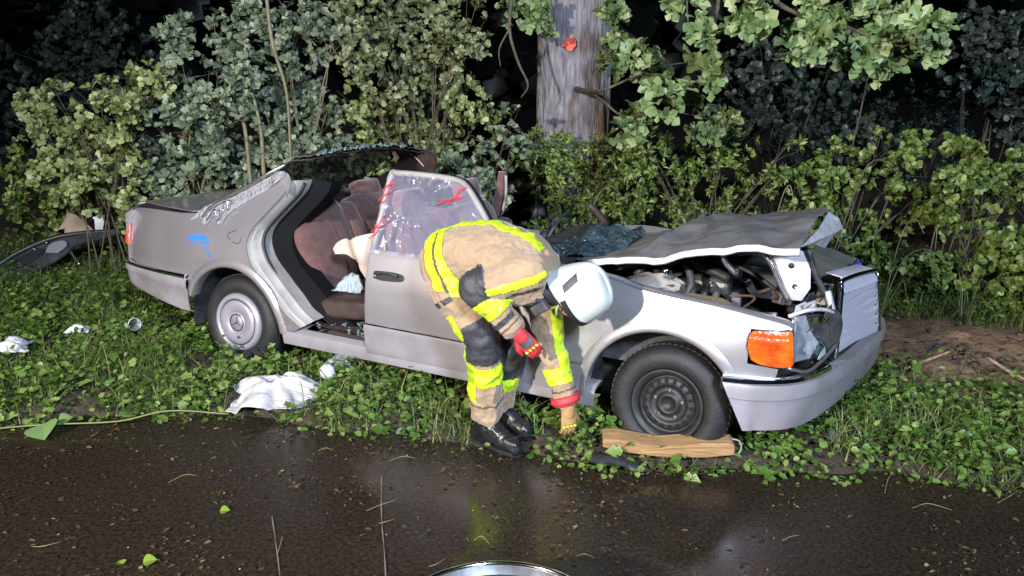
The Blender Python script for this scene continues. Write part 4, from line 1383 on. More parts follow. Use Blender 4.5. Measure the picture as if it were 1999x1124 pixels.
v, f = grid(16, 12, lambda a, c: (2.56 + .34 * a, -.62 + .20 * c + .02 * math.sin(a * 9), .84 + .07 * math.sin(a * 3.1) * math.sin(c * 3.1) + .02 * fbm(a * 3, c * 3, 2, 2) + .03 * a))
mesh("crumpled_insulation", v, f, mat("grey_insulation", (.42, .36, .32), .9, col2=(.30, .25, .21), scale=14, bump=.4), eb, True, .006)
v, f = grid(10, 6, lambda a, c: (2.48 + .20 * a, -.40 + .03 * c, .87 + .06 * a + .05 * c + .01 * fbm(a * 3, c, 1, 3)))
mesh("torn_duct", v, f, mat("pinkish_plastic", (.40, .30, .27), .6), eb, True, .004)
v, f = lathe([(.0, .06), (.05, .06), (.055, .03), (.10, .02), (.115, -.02), (.12, -.12)], 28, 'z', (2.80, -.50, .86))
mesh("suspension_tower", v, f, M_alu, eb)
v, f = lathe([(.0, .02), (.03, .02), (.034, .0), (.034, -.03)], 18, 'z', (2.80, -.50, .94))
mesh("tower_nut", v, f, M_chrome, eb)
for pts, rr, m_ in (([(2.62, -.45, .88), (2.72, -.42, 1.0), (2.86, -.40, .99), (2.93, -.45, .88), (2.90, -.50, .80)], .022, M_dark),
                    ([(2.70, -.38, .90), (2.83, -.30, .98), (2.95, -.25, .93), (3.10, -.25, .88)], .028, M_dark),
                    ([(2.95, -.60, .80), (3.10, -.56, .80), (3.25, -.55, .775), (3.40, -.58, .80)], .014, M_alu),
                    ([(2.60, -.3, .92), (2.9, -.15, .99), (3.2, -.2, .92), (3.35, -.25, .85)], .012, M_dark),
                    ([(3.0, .1, .9), (3.2, .1, .93), (3.38, .05, .86)], .03, M_dark),
                    ([(2.55, -.55, .93), (2.60, -.35, .95), (2.66, -.2, .97), (2.75, -.1, .99)], .010, M_alu),
                    ([(2.5, .1, .92), (2.6, -.1, 1.0), (2.72, -.25, 1.0)], .014, M_dark)):
    v, f = tube(pts, rr, 9, 6)
    mesh("hose", v, f, m_, eb)

g = random.Random(31)
CL = [M_dark, M_alu, M_dark, mat("rusty_part", (.13, .075, .045), .8, col2=(.06, .04, .03), scale=14), M_bare, mat("dull_grey_part", (.12, .12, .125), .6)]
for k in range(34):
    x, y = g.uniform(2.5, 3.45), g.uniform(-.62, .1)
    c_ = (x, y, g.uniform(.68, .80) + .10 * (3.2 - x) * .5)
    if k % 3:
        box("engine_part", c_, (g.uniform(.03, .10), g.uniform(.03, .10), g.uniform(.03, .09)), CL[k % 6], eb, rotm(g.uniform(-30, 30), g.uniform(-30, 30), g.uniform(0, 90)), .006)
    else:
        v, f = tube([c_, (c_[0] + g.uniform(-.1, .1), c_[1] + g.uniform(-.08, .08), c_[2] + g.uniform(0, .09)), (c_[0] + g.uniform(-.2, .2), c_[1] + g.uniform(-.15, .15), c_[2] + g.uniform(-.05, .05))], g.uniform(.006, .013), 7, 5)
        mesh("cable", v, f, CL[k % 6], eb)

# --- nose: radiator support, grille, lamp, bumper (twisted so the far side sits further forward)
ns = empty("front_end", (0, 0, 0)); ns.parent = car
sup = [(3.30, 1.105), (3.335, 1.12), (3.46, 1.12), (3.515, 1.10), (3.535, .93), (3.50, .86), (3.44, .855), (3.405, .93), (3.345, 1.05)]
panel("support_panel", sup, lambda x, z: (x, -.45 + .015 * fbm(x, z, 1, 6), z), M_white, ns, .03, .012, .003)
v, f = tube([(3.28, -.47, 1.10), (3.34, -.475, 1.03), (3.39, -.475, .93), (3.44, -.47, .85)], .015, 6, 4)
mesh("support_rib", v, f, M_bare, ns)
v, f = tube([(3.50, -.46, 1.13), (3.55, -.44, 1.0), (3.62, -.42, .88), (3.64, -.40, .80)], .017, 6, 4)
mesh("support_rib", v, f, M_dark, ns)
for c_ in ((3.43, -.463, 1.035), (3.46, -.463, .93)):
    v, f = lathe([(.0, 0), (.013, 0), (.015, .006)], 16, 'y', c_)
    mesh("support_hole", v, f, M_rubber, ns)
# left wing top and slam panel, seen over the nose
panel("slam_panel", dense([(3.40, .15), (3.46, .55), (3.50, .85), (3.66, .86), (3.78, .70), (3.78, .45), (3.72, .10), (3.60, -.10)], 3), lambda x, y: (x, y, .955 - .10 * (x - 3.4) / .35 + .02 * fbm(x, y, 3, 5)), mat("dusty_brown_paint", (.27, .245, .215), .5, .3, col2=(.19, .17, .145), scale=6), ns, .05, .006)
v, f = grid(14, 8, lambda a, c: (3.70 + .05 * c, .34 + .22 * a, .885 + .03 * math.sin(c * 3) + .02 * fbm(a * 6, c * 3, 2, 2)))
mesh("blue_plastic_scrap", v, f, mat("blue_plastic", (.10, .09, .55), .4), ns, True, .004)
# grille
gd = Vector((.30, .954, 0)).normalized()        # across the grille, towards the car's left
gn = Vector((gd.y, -gd.x, 0))                   # facing forward


def gp(s, z, o=0.):
    return Vector((3.70, -.28, 0)) + gd * s + gn * (o - .10 * (z - .55)) + Vector((0, 0, z))


gr = empty("grille", (0, 0, 0)); gr.parent = car
S0, S1 = -.06, .56
for k in range(6):
    z0 = .575 + .052 * k
    a0, a1 = S0 + .016 * k * .6, S1 - .012 * k
    v, f = [], []
    for s in np.linspace(a0, a1, 8):
        sag = .006 * math.sin(s * 9 + k)
        for dz, o in ((0, .0), (.003, .018), (.037, .022), (.041, .0)):
            v.append(gp(s, z0 + dz + sag, o))
    f = [(4 * i + j, 4 * i + j + 1, 4 * i + j + 5, 4 * i + j + 4) for i in range(7) for j in range(3)]
    mesh("grille_slat", v, f, M_slat, gr, True, .003)
mesh("grille_back", [gp(S0, .56, -.02), gp(S1, .56, -.02), gp(S1 - .06, .90, -.02), gp(S0 + .05, .90, -.02)], [(0, 1, 2, 3)], M_rubber, gr, False, .004)
v, f = [], []
fr = [(S0 - .02, .555), (S0 + .03, .90), (S0 + .05, .955), (S1 - .07, .935), (S1 - .045, .88), (S1 + .02, .57)]
v, f = tube([gp(s, z, .02) for s, z in fr], .013, 8, 4)
mesh("grille_surround", v, f, M_chrome, gr)
mesh("grille_cap", [gp(S0 + .055, .885, .03), gp(S1 - .06, .875, .03), gp(S1 - .08, .945, .0), gp(S0 + .07, .965, .0), gp(S1 - .10, .955, -.08), gp(S0 + .07, .975, -.08)], [(0, 1, 2, 3), (3, 2, 4, 5)], M_slat, gr, False, .006, .003)
v, f = tube([gp(-.17, .92, .0), gp(-.165, .80, .03), gp(-.16, .66, .03)], .019, 4, 3)
mesh("bent_upright", v, f, M_white, ns)
g = random.Random(12)
SHM = [M_chrome, M_bare, M_white, M_clear, M_dark, M_glass, M_chrome]
for k in range(30):
    a = Vector((3.575, -.56, .73)) + Vector((g.uniform(-.07, .07), g.uniform(-.13, .18), g.uniform(-.13, .15)))
    e1 = Vector((g.uniform(-.4, .4), g.uniform(-1, 1), g.uniform(-1, 1))).normalized()
    e2 = e1.cross(Vector((1, g.uniform(-1, 0), g.uniform(-.5, .5)))).normalized()
    L_, w_ = g.uniform(.03, .085), g.uniform(.012, .045)
    pts = [a - e1 * L_ - e2 * w_ * .4, a - e1 * L_ * .3 - e2 * w_, a + e1 * L_ - e2 * w_ * .2, a + e1 * L_ * .6 + e2 * w_ + Vector((.012, 0, 0)), a - e1 * L_ * .5 + e2 * w_ * .8]
    mesh("broken_lamp_piece", pts, [(0, 1, 2), (0, 2, 3), (0, 3, 4)], SHM[k % 7], ns, False, .003)
for k in range(6):
    a = Vector((3.56, -.5, .60)) + Vector((g.uniform(-.05, .05), g.uniform(-.1, .3), g.uniform(-.04, .25)))
    v, f = tube([a, a + Vector((g.uniform(-.05, .05), g.uniform(.02, .1), g.uniform(-.08, .08))), a + Vector((g.uniform(-.05, .08), g.uniform(.05, .16), g.uniform(-.12, .1)))], .005, 6, 5)
    mesh("torn_wire", v, f, M_dark if k % 2 else M_bare, ns)
# headlamp: bowl, cracked lens, frame
hl = empty("headlamp", (0, 0, 0)); hl.parent = car
lo = dense([(3.475, .835), (3.60, .85), (3.655, .80), (3.66, .68), (3.60, .60), (3.48, .60)], 3)
panel("lamp_housing", lo, lambda x, z: (x + .04, -.66 + 1.2 * (x - 3.47) + .02 * fbm(x, z, 2, 5), z), M_dark, hl, .04, .01)
panel("lamp_reflector", dense([(3.50, .81), (3.58, .825), (3.63, .77), (3.63, .69), (3.58, .63), (3.50, .63)], 3), lambda x, z: (x + .02, -.70 + 1.0 * (x - 3.47) + .05 * math.cos((z - .72) * 14) + .012 * fbm(x, z, 4, 9), z), M_chrome, hl, .025, .004)
panel("lamp_lens", [(3.475, .835), (3.53, .845), (3.56, .76), (3.60, .70), (3.57, .62), (3.48, .60)], lambda x, z: (x + .012, -.735 + .9 * (x - 3.47) + .004 * fbm(x, z, 1, 7), z), M_clear, hl, .03, .004)
v, f = tube([(3.47, -.75, .845), (3.55, -.70, .875), (3.62, -.60, .865), (3.66, -.50, .83)], .010, 6, 4)
mesh("lamp_frame", v, f, M_white, hl)
v, f = tube([(3.49, -.76, .59), (3.58, -.69, .565), (3.64, -.58, .60), (3.70, -.46, .67)], .009, 6, 4)
mesh("lamp_frame", v, f, M_bare, hl)
v, f = tube([(3.49, -.745, .84), (3.50, -.75, .72), (3.50, -.755, .60)], .007, 6, 4)
mesh("lamp_frame", v, f, M_bare, hl)
# indicator
ind = dense([(3.312, .70), (3.318, .765), (3.36, .780), (3.45, .783), (3.495, .785), (3.512, .70), (3.512, .618), (3.40, .618), (3.335, .640)], 3)
panel("indicator_lens", ind, lambda x, z: (x, -(W(x, z) + .010 + .0012 * math.sin(z * 190) + .006 * math.cos((x - 3.41) * 14)) + .35 * max(0, x - 3.42) ** 1.5, z), M_amber, ns, .006, .02)
v, f = tube([(x, -(W(x, z) + .010) + .35 * max(0, x - 3.42) ** 1.5, z) for x, z in ind] + [(ind[0][0], -(W(*ind[0]) + .010), ind[0][1])], .006, 6, 1, smooth=False)
mesh("indicator_seal", v, f, M_rubber, ns)
# bumper
fb = plan([(3.215, -.905), (3.35, -.868), (3.50, -.765), (3.60, -.60), (3.70, -.30), (3.80, .12), (3.875, .48), (3.90, .68), (3.88, .84), (3.78, .92), (3.62, .95)])
fbk = len(fb)
v, f = [], []
prof = [(-.03, .27), (.004, .285), (.016, .36), (.022, .43), (.026, .446), (.034, .452), (.036, .50), (.030, .522), (-.02, .530)]
for i, (o, a, z) in enumerate(fb):
    rake = max(0, 1 - i / 7)
    for (p, q) in prof:
        q2 = q - .02 * math.sin(i / fbk * 3.1)
        pt = Vector(o) + a * (p * 1.0) + Vector((rake * (.52 - q) * .50, 0, q2))
        v.append(pt)
k = len(prof)
f = [(i * k + j, i * k + j + 1, (i + 1) * k + j + 1, (i + 1) * k + j) for i in range(fbk - 1) for j in range(k - 1)]
fbm_o = mesh("front_bumper", v, f, M_clad, ns, True, .006)
sweep(fb[:22], [(.031, .522), (.037, .528), (.034, .546), (.02, .552), (-.015, .552)], M_chrome, "bumper_trim_strip", ns, .003)
sweep(fb, [(-.02, .518), (-.06, .515), (-.09, .50), (-.10, .44)], M_dark, "bumper_step", ns, .004)
panel("undertray", [(3.35, -.65), (3.6, -.5), (3.78, .2), (3.8, .8), (3.2, .8), (3.2, -.6)], lambda x, y: (x, y, .46 + .01 * fbm(x, y, 1, 5)), M_dark, ns, .08, .006)
box("tow_eye_slot", (3.70, -.18, .345), (.03, .10, .03), M_rubber, ns, rotm(0, 0, -14), .005)

# --- dashboard and collapsed windscreen
db = empty("dashboard", (0, 0, 0)); db.parent = car
cushion("dash_top", (2.10, 0, .86), (.42, 1.44, .20), rotm(0, 6, 0), M_dark, db, .02)
v, f = tube([(1.80 + .06 * math.sin(a), .38 + .19 * math.cos(a), .86 + .19 * math.sin(a)) for a in np.linspace(0, 2 * math.pi, 25)], .013, 8, 1, smooth=False)
mesh("steering_wheel", v, f, M_dark, db)


def screen(a, c):
    x = 1.98 + .42 * a
    y = -.52 + 1.05 * c
    return (x, y, .925 + .05 * math.sin(a * 3.1) + .05 * fbm(a * 3, c * 4, 1, 1.5) + .02 * fbm(a * 9, c * 9, 4, 2))


v, f = grid(26, 34, screen)
mesh("collapsed_windscreen", v, f, glass_mat("cracked_windscreen", (.07, .11, .13), .8, .12, 1.0, 35), car, True, .005)
v, f = tube([(2.02, -.80, .93), (1.98, -.76, .99), (1.93, -.73, 1.03)], [.03, .028, .02], 8, 3)
mesh("cut_front_pillar", v, f, M_jamb, car)
v, f = tube([(2.02, .80, .93), (1.95, .75, 1.03), (1.90, .72, 1.08)], [.03, .028, .02], 8, 3)
mesh("cut_front_pillar", v, f, M_trim, car)

# ------------------------------------------------------------------ the firefighter, bending down beside the car
M_suit = mat("tan_fire_cloth", (.37, .255, .155), .85, col2=(.27, .18, .105), scale=7, detail=9, thr=(.3, .8), bump=.5, bscale=26, sheen=.3)
M_lime = mat("lime_reflective_band", (.62, .85, .03), .45, col2=(.50, .74, .02), scale=40, thr=(.4, .6))
M_lime2 = mat("lime_band_centre", (.42, .60, .05), .35)
M_seam = mat("dark_seam", (.10, .07, .045), .9)
M_pad = mat("dark_knee_pad", (.030, .030, .036), .6, col2=(.05, .05, .058), scale=8, bump=.2, bscale=80)
M_boot = mat("black_boot_leather", (.012, .012, .014), .35, bump=.4, bscale=18, rvar=.1)
M_red = mat("red_glove", (.50, .035, .04), .6, bump=.2, bscale=60)
M_gdark = mat("glove_back", (.035, .035, .04), .6, col2=(.08, .08, .09), scale=20)
M_gtan = mat("tan_glove_leather", (.46, .27, .11), .7, col2=(.36, .20, .08), scale=14, bump=.3, bscale=40)
M_ghv = mat("glove_yellow", (.60, .55, .06), .6)
M_skin = mat("skin", (.48, .27, .22), .55)
M_helm = mat("white_helmet_shell", (.62, .65, .60), .30, coat=.5, col2=(.50, .53, .49), scale=4, rvar=.06)
M_navy = mat("navy_neck_cloth", (.022, .024, .040), .8)
M_mauve = mat("mauve_hood_cloth", (.22, .10, .14), .85)


def ring_loft(path, n=20):
    """path: list of (centre, lateral axis, other axis, r lateral, r other); closed ends"""
    v, f = [], []
    for c, a, b_, ra, rb_ in path:
        c, a, b_ = Vector(c), Vector(a).normalized(), Vector(b_).normalized()
        for i in range(n):
            t_ = 2 * math.pi * i / n
            v.append(c + a * (ra * math.cos(t_)) + b_ * (rb_ * math.sin(t_)))
    k = len(path)
    for j in range(k - 1):
        for i in range(n):
            f.append((j * n + i, j * n + (i + 1) % n, (j + 1) * n + (i + 1) % n, (j + 1) * n + i))
    f.append(tuple(range(n - 1, -1, -1)))
    f.append(tuple((k - 1) * n + i for i in range(n)))
    return v, f


def ball(c, r, n=14):
    c = Vector(c)
    r = Vector(r) if hasattr(r, '__len__') else Vector((r, r, r))
    v, f = [], []
    for j in range(1, n):
        for i in range(2 * n):
            a, b_ = math.pi * j / n, math.pi * i / n
            v.append(c + Vector((r.x * math.sin(a) * math.cos(b_), r.y * math.sin(a) * math.sin(b_), r.z * math.cos(a))))
    m_ = 2 * n
    for j in range(n - 2):
        for i in range(m_):
            f.append((j * m_ + i, (j + 1) * m_ + i, (j + 1) * m_ + (i + 1) % m_, j * m_ + (i + 1) % m_))
    f.append(tuple(range(m_)))
    f.append(tuple(range((n - 2) * m_ + m_ - 1, (n - 2) * m_ - 1, -1)))
    return v, f


def capsule(a, b_, ra, rb_, n=16):
    a, b_ = Vector(a), Vector(b_)
    d = (b_ - a).normalized()
    u = d.cross(Vector((.3, .1, .95)) if abs(d.z) < .8 else Vector((1, .2, 0))).normalized()
    w = d.cross(u)
    path = []
    for t_ in (-80, -50, -20):
        path.append((a + d * ra * math.sin(R(t_)), u, w, ra * math.cos(R(t_)), ra * math.cos(R(t_))))
    for k in range(1, 8):
        c = a.lerp(b_, k / 8)
        r_ = ra + (rb_ - ra) * k / 8
        path.append((c, u, w, r_, r_))
    for t_ in (20, 50, 80):
        path.append((b_ + d * rb_ * math.sin(R(t_)), u, w, rb_ * math.cos(R(t_)), rb_ * math.cos(R(t_))))
    return ring_loft(path, n)


def remesh(parts, voxel, smooth, disp=0., dscale=.1, seed=0):
    v, f = join(parts)
    me = bpy.data.meshes.new("tmp")
    me.from_pydata([tuple(p) for p in v], [], f)
    o = bpy.data.objects.new("tmp", me)
    C.objects.link(o)
    r = o.modifiers.new("r", 'REMESH')
    r.mode = 'VOXEL'
    r.voxel_size = voxel
    s = o.modifiers.new("s", 'SMOOTH')
    s.factor = .5
    s.iterations = smooth
    dg = bpy.context.evaluated_depsgraph_get()
    out = bpy.data.meshes.new_from_object(o.evaluated_get(dg))
    bpy.data.objects.remove(o)
    bpy.data.meshes.remove(me)
    if disp:
        nv = len(out.vertices)
        co = np.empty(nv * 3, np.float32); out.vertices.foreach_get("co", co)
        no = np.empty(nv * 3, np.float32); out.vertices.foreach_get("normal", no)
        co, no = co.reshape(-1, 3), no.reshape(-1, 3)
        for i in range(nv):
            p = Vector(co[i]) / dscale
            q = p + Vector((mnoise.noise(p * .6), mnoise.noise(p * .6 + Vector((5, 0, 0))), 0)) * .8
            h = 1 - 2.2 * abs(mnoise.noise(q + Vector((seed, 0, 0)))) + .5 * mnoise.noise(p * 2.3) + .45 * (.5 - 2 * abs(mnoise.noise(p * 3.7 + Vector((9, 2, 1)))))
            co[i] += no[i] * disp * (h - .35)
        out.vertices.foreach_set("co", co.reshape(-1))
        out.update()
    return out


lat = Vector((.431, .902, 0))            # across the body, towards the car
PEL, WAI, SPI, CHE = Vector((-.324, 3.80, 1.010)), Vector((-.225, 3.76, 1.075)), Vector((-.089, 3.705, 1.090)), Vector((.045, 3.645, 1.035))
NEC = Vector((.175, 3.575, .985))
HIR, KNR, ANR = Vector((-.305, 3.715, .935)), Vector((-.150, 3.640, .665)), Vector((-.135, 3.735, .20))
HIL, KNL, ANL = Vector((-.285, 3.88, .915)), Vector((-.020, 3.765, .545)), Vector((-.075, 3.855, .19))
SHR, ELR, WRR = Vector((.080, 3.455, 1.070)), Vector((-.165, 3.475, .985)), Vector((.000, 3.455, .800))
SHL, ELL, WRL = Vector((.150, 3.735, .900)), Vector((.195, 3.690, .615)), Vector((.278, 3.620, .330))


def seg(c, d, tw, rl, ro):
    d = Vector(d).normalized()
    return (c, lat, d.cross(lat), rl, ro)


spine = [(Vector((-.405, 3.83, .965)), (.5, -.24, .35), .10, .09), (Vector((-.375, 3.82, .975)), (.5, -.24, .35), .155, .135), (PEL, (.5, -.24, .35), .185, .165), (WAI, (.55, -.26, .2), .185, .155), (SPI, (.6, -.29, -.02), .20, .160),
         (CHE, (.55, -.26, -.22), .225, .172), (Vector((.120, 3.61, .985)), (.5, -.24, -.3), .20, .150), (Vector((.165, 3.588, .955)), (.5, -.24, -.3), .13, .10)]
body = [ring_loft([seg(c, d, 0, a, b_) for c, d, a, b_ in spine], 28)]
body += [capsule(HIR, KNR, .125, .088), capsule(KNR, ANR + Vector((0, 0, .03)), .088, .085), capsule(HIL, KNL, .115, .086), capsule(KNL, ANL + Vector((0, 0, .03)), .086, .082)]
body += [capsule(SHR, ELR, .092, .075), capsule(ELR, WRR, .075, .060), capsule(SHL, ELL, .088, .070), capsule(ELL, WRL, .070, .052)]
body += [capsule((.04, 3.50, 1.06), (.11, 3.56, .98), .10, .09), capsule((.10, 3.66, .95), (.16, 3.72, .90), .10, .085)]
body += [capsule(ANR + Vector((0, 0, .10)), ANR + Vector((0, 0, .012)), .082, .088), capsule(ANL + Vector((0, 0, .10)), ANL + Vector((0, 0, .015)), .08, .085)]
bme = remesh(body, .0066, 6, .0105, .135, 3)
person = link("person", bme, None, M_suit)
tag(person, "firefighter in tan suit with lime bands and white helmet bending beside the car", "person")

# bands, pads: cloth strips lifted off the suit along the limbs
nv = len(bme.vertices)
co = np.empty(nv * 3, np.float32); bme.vertices.foreach_get("co", co); co = co.reshape(-1, 3)
no = np.empty(nv * 3, np.float32); bme.vertices.foreach_get("normal", no); no = no.reshape(-1, 3)
polys = [tuple(p.vertices) for p in bme.polygons]
pc = np.array([co[list(p)].mean(0) for p in polys])


def param(a, b_, pts=None):
    pts = pc if pts is None else pts
    a, b_ = np.array(a), np.array(b_)
    d = b_ - a
    t_ = ((pts - a) @ d) / (d @ d)
    dist = np.linalg.norm(pts - (a + np.clip(t_, 0, 1)[:, None] * d), axis=1)
    return t_, dist


limbs = {'thR': (HIR, KNR, .12), 'shR': (KNR, ANR, .09), 'thL': (HIL, KNL, .12), 'shL': (KNL, ANL, .09), 'uaR': (SHR, ELR, .085), 'faR': (ELR, WRR, .07), 'uaL': (SHL, ELL, .08), 'faL': (ELL, WRL, .06),
         't1': (PEL, WAI, .17), 't2': (WAI, SPI, .18), 't3': (SPI, CHE, .19), 't4': (CHE, NEC, .17)}
PT = {k: param(a, b_) for k, (a, b_, r_) in limbs.items()}
own = np.array(list(limbs))[np.argmin(np.stack([PT[k][1] - limbs[k][2] for k in limbs]), 0)]


def strip(name, mask, lift, m, thick=.003):
    ids = np.nonzero(mask)[0]
    if len(ids) == 0:
        return
    used, F_ = {}, []
    for i in ids:
        F_.append(tuple(used.setdefault(q, len(used)) for q in polys[i]))
    V_ = [None] * len(used)
    for q, k in used.items():
        V_[k] = co[q] + no[q] * lift
    return mesh(name, V_, F_, m, person, True, thick)


def limb_ang(k, ref):
    """cosine of the direction around a limb relative to ref"""
    a, b_, _ = limbs[k]
    d = np.array(b_ - a); d /= np.linalg.norm(d)
    rv = pc - np.array(a)
    rv = unit(rv - (rv @ d)[:, None] * d)
    r_ = np.array(ref, float)
    r_ = r_ - d * (r_ @ d)
    return rv @ (r_ / np.linalg.norm(r_))


band = lambda k, a, b_: (own == k) & (PT[k][0] > a) & (PT[k][0] < b_)
strip("reflective_band", band('shR', .30, .53), .005, M_lime)
strip("reflective_band", band('shL', .35, .58), .005, M_lime)
strip("reflective_band", band('faR', .22, .62), .005, M_lime)
strip("reflective_band", band('faL', .40, .68), .005, M_lime)
strip("sleeve_stripe", (own == 'uaR') & (PT['uaR'][0] > -.3) & (PT['uaR'][0] < 1.02) & (np.abs(limb_ang('uaR', (0, -.25, .97)) - .05) < .20) & (limb_ang('uaR', (0, -1, 0)) > 0), .005, M_lime)
strip("sleeve_stripe", (own == 'uaL') & (PT['uaL'][0] > .1) & (limb_ang('uaL', (.9, -.5, 0)) > .72), .005, M_lime)
strip("sleeve_stripe", (own == 'faL') & (PT['faL'][0] < .42) & (limb_ang('faL', (.9, -.5, 0)) > .72), .005, M_lime)
strip("leg_stripe", np.isin(own, ('thR', 'shR')) & (((own == 'thR') & (PT['thR'][0] > .45)) | ((own == 'shR') & (PT['shR'][0] < .75))) & (np.where(own == 'thR', limb_ang('thR', (-1, -.15, 0)), limb_ang('shR', (-1, -.35, 0))) > .80), .005, M_lime)
tx = pc @ np.array([.902, -.431, 0])
t0 = float(np.array(PEL) @ np.array([.902, -.431, 0]))
trunk_m = np.isin(own, ('t1', 't2', 't3', 't4', 'thR', 'thL'))
sl = tx + .45 * (pc[:, 2] - 1.0)
strip("jacket_hem_band", trunk_m & (sl > t0 - .005) & (sl < t0 + .052) & (pc[:, 2] > .93), .006, M_lime)
strip("jacket_hem_band", trunk_m & (sl > t0 + .070) & (sl < t0 + .122) & (pc[:, 2] > .90), .006, M_lime)
crs = (pc - np.array(SPI)) @ np.array(lat)
strip("back_band", np.isin(own, ('t2', 't3', 't1')) & (pc[:, 2] > 1.14) & (np.abs(crs + .02) < .035) & (tx > t0 + .05), .006, M_lime)
strip("knee_pad", ((own == 'thR') & (PT['thR'][0] > .70) | (own == 'shR') & (PT['shR'][0] < .22)) & (pc[:, 0] * .85 - pc[:, 1] * .55 > (-.150 * .85 - 3.64 * .55) - .045), .009, M_pad, .008)
strip("knee_pad", ((own == 'thL') & (PT['thL'][0] > .6) | (own == 'shL') & (PT['shL'][0] < .35)) & (limb_ang('shL', (.9, -.5, 0)) > -.1), .009, M_pad, .008)
strip("elbow_pad", ((own == 'uaR') & (PT['uaR'][0] > .80) | (own == 'faR') & (PT['faR'][0] < .20)) & (pc[:, 0] < -.10), .008, M_pad, .007)
strip("cuff_strap", band('faR', .74, .84) & (limb_ang('faR', (-.4, -.9, 0)) > .2), .005, M_pad)
for a0, b0, c0 in ((.17, .25, .25),):
    strip("pocket_flap_mark", (own == 'thR') & (PT['thR'][0] > a0) & (PT['thR'][0] < b0) & (np.abs(limb_ang('thR', (-.75, -.65, 0)) - .94 + c0 * .15) < .06 + c0 * .1) & (limb_ang('thR', (0, -1, 0)) > .2), .005, M_pad)

for k_, a_, b_ in (('shR', .39, .44), ('shL', .44, .49), ('faR', .38, .46), ('faL', .51, .57)):
    strip("band_centre", band(k_, a_, b_), .0075, M_lime2)
strip("cuff_seam", band('shR', .80, .815), .0035, M_seam)
strip("cuff_seam", band('faL', .80, .82), .0035, M_seam)
strip("cuff_seam", band('faR', .93, .95), .0035, M_seam)
strip("hem_seam", trunk_m & (sl > t0 + .056) & (sl < t0 + .066) & (pc[:, 2] > .92), .003, M_seam)

# boots
def boot(an, toe):
    an, toe = Vector(an), Vector(toe)
    d = (toe - an); d.z = 0; d.normalize()
    g0 = ground_z(an.x, an.y)
    heel = Vector((an.x, an.y, g0)) - d * .055
    pt = [capsule((an.x, an.y, an.z + .05), (an.x, an.y, g0 + .09), .064, .062), capsule(heel + Vector((0, 0, .055)), heel + d * .12 + Vector((0, 0, .06)), .050, .054),
          capsule(heel + d * .12 + Vector((0, 0, .06)), heel + d * .24 + Vector((0, 0, .048)), .055, .044), capsule(heel + Vector((0, 0, .03)), heel + d * .25 + Vector((0, 0, .03)), .042, .042),
          capsule(heel + d * .07 + Vector((0, 0, .12)), heel + d * .16 + Vector((0, 0, .075)), .052, .046)]
    o = link("boot", remesh(pt, .008, 4, .003, .05), person, M_boot)
    s_ = Vector((-d.y, d.x, 0))
    v, f = [], []
    outl = [(-.05, 0), (-.04, .035), (.06, .036), (.16, .047), (.24, .040), (.285, .012), (.285, -.012), (.24, -.040), (.16, -.047), (.06, -.036), (-.04, -.035)]
    for z in (.0, .022):
        for a, b_ in outl:
            v.append(heel + d * a + s_ * b_ + Vector((0, 0, z - .004)))
    k = len(outl)
    f = [tuple(range(k - 1, -1, -1)), tuple(range(k, 2 * k))] + [(i, (i + 1) % k, k + (i + 1) % k, k + i) for i in range(k)]
    mesh("boot_sole", v, f, M_rubber, person, False, 0, .004)


boot(ANR, (.04, 3.60, 0))
boot(ANL, (.06, 3.74, 0))

# gloves: palm, four bent fingers of different length, thumb
def glove(wrist, dirv, palm_n, curl, m, backm, thumb_side, size=1.0):
    d = Vector(dirv).normalized()
    nrm = Vector(palm_n); nrm = (nrm - d * nrm.dot(d)).normalized()      # back of the hand
    s_ = d.cross(nrm)
    W_ = Vector(wrist)
    pt = [capsule(W_ - d * .02, W_ + d * .03, .040, .036)]
    for k in (-1.5, -.5, .5, 1.5):
        pt.append(capsule(W_ + d * .025 + s_ * (k * .014), W_ + d * .085 * size + s_ * (k * .019), .018, .0145))
    tips = []
    for k, L in zip((-1.5, -.5, .5, 1.5), (.052, .066, .070, .062) if thumb_side > 0 else (.062, .070, .066, .052)):
        a = W_ + d * .088 * size + s_ * (k * .0205)
        ang = 0
        for seg_i, fr in enumerate((.42, .33, .28)):
            ang += curl * (.8 + .25 * seg_i)
            b_ = a + (d * math.cos(ang) - nrm * math.sin(ang)) * L * fr * size * 1.35
            pt.append(capsule(a, b_, .0115 - .0008 * seg_i, .0108 - .0008 * seg_i, 10))
            a = b_
        tips.append(a)
    a = W_ + d * .03 + s_ * (.030 * thumb_side)
    b_ = a + d * .040 + s_ * (.026 * thumb_side) - nrm * .012
    c_ = b_ + d * .034 - nrm * .016 + s_ * (.002 * thumb_side)
    pt += [capsule(a, b_, .017, .014, 10), capsule(b_, c_, .0135, .011, 10)]
    gm = remesh(pt, .0042, 3)
    g_ = link("glove", gm, person, m)
    v, f = [], []
    for i in range(7):
        for j in range(7):
            a_, c_ = i / 6 - .5, j / 6
            v.append(W_ + d * (.012 + .068 * c_) + s_ * (a_ * .062) + nrm * (.0215 + .004 - .03 * a_ * a_))
    f = [(i * 7 + j, i * 7 + j + 1, i * 7 + j + 8, i * 7 + j + 7) for i in range(6) for j in range(6)]
    mesh("glove_back_pad", v, f, backm, person, True, .004)
    for k in (-1.5, -.5, .5, 1.5):
        kn = W_ + d * .098 * size + s_ * (k * .0205) + nrm * .011
        v, f = ball(kn, (.0095, .0095, .0065), 6)
        mesh("knuckle_guard", v, f, M_ghv, person)


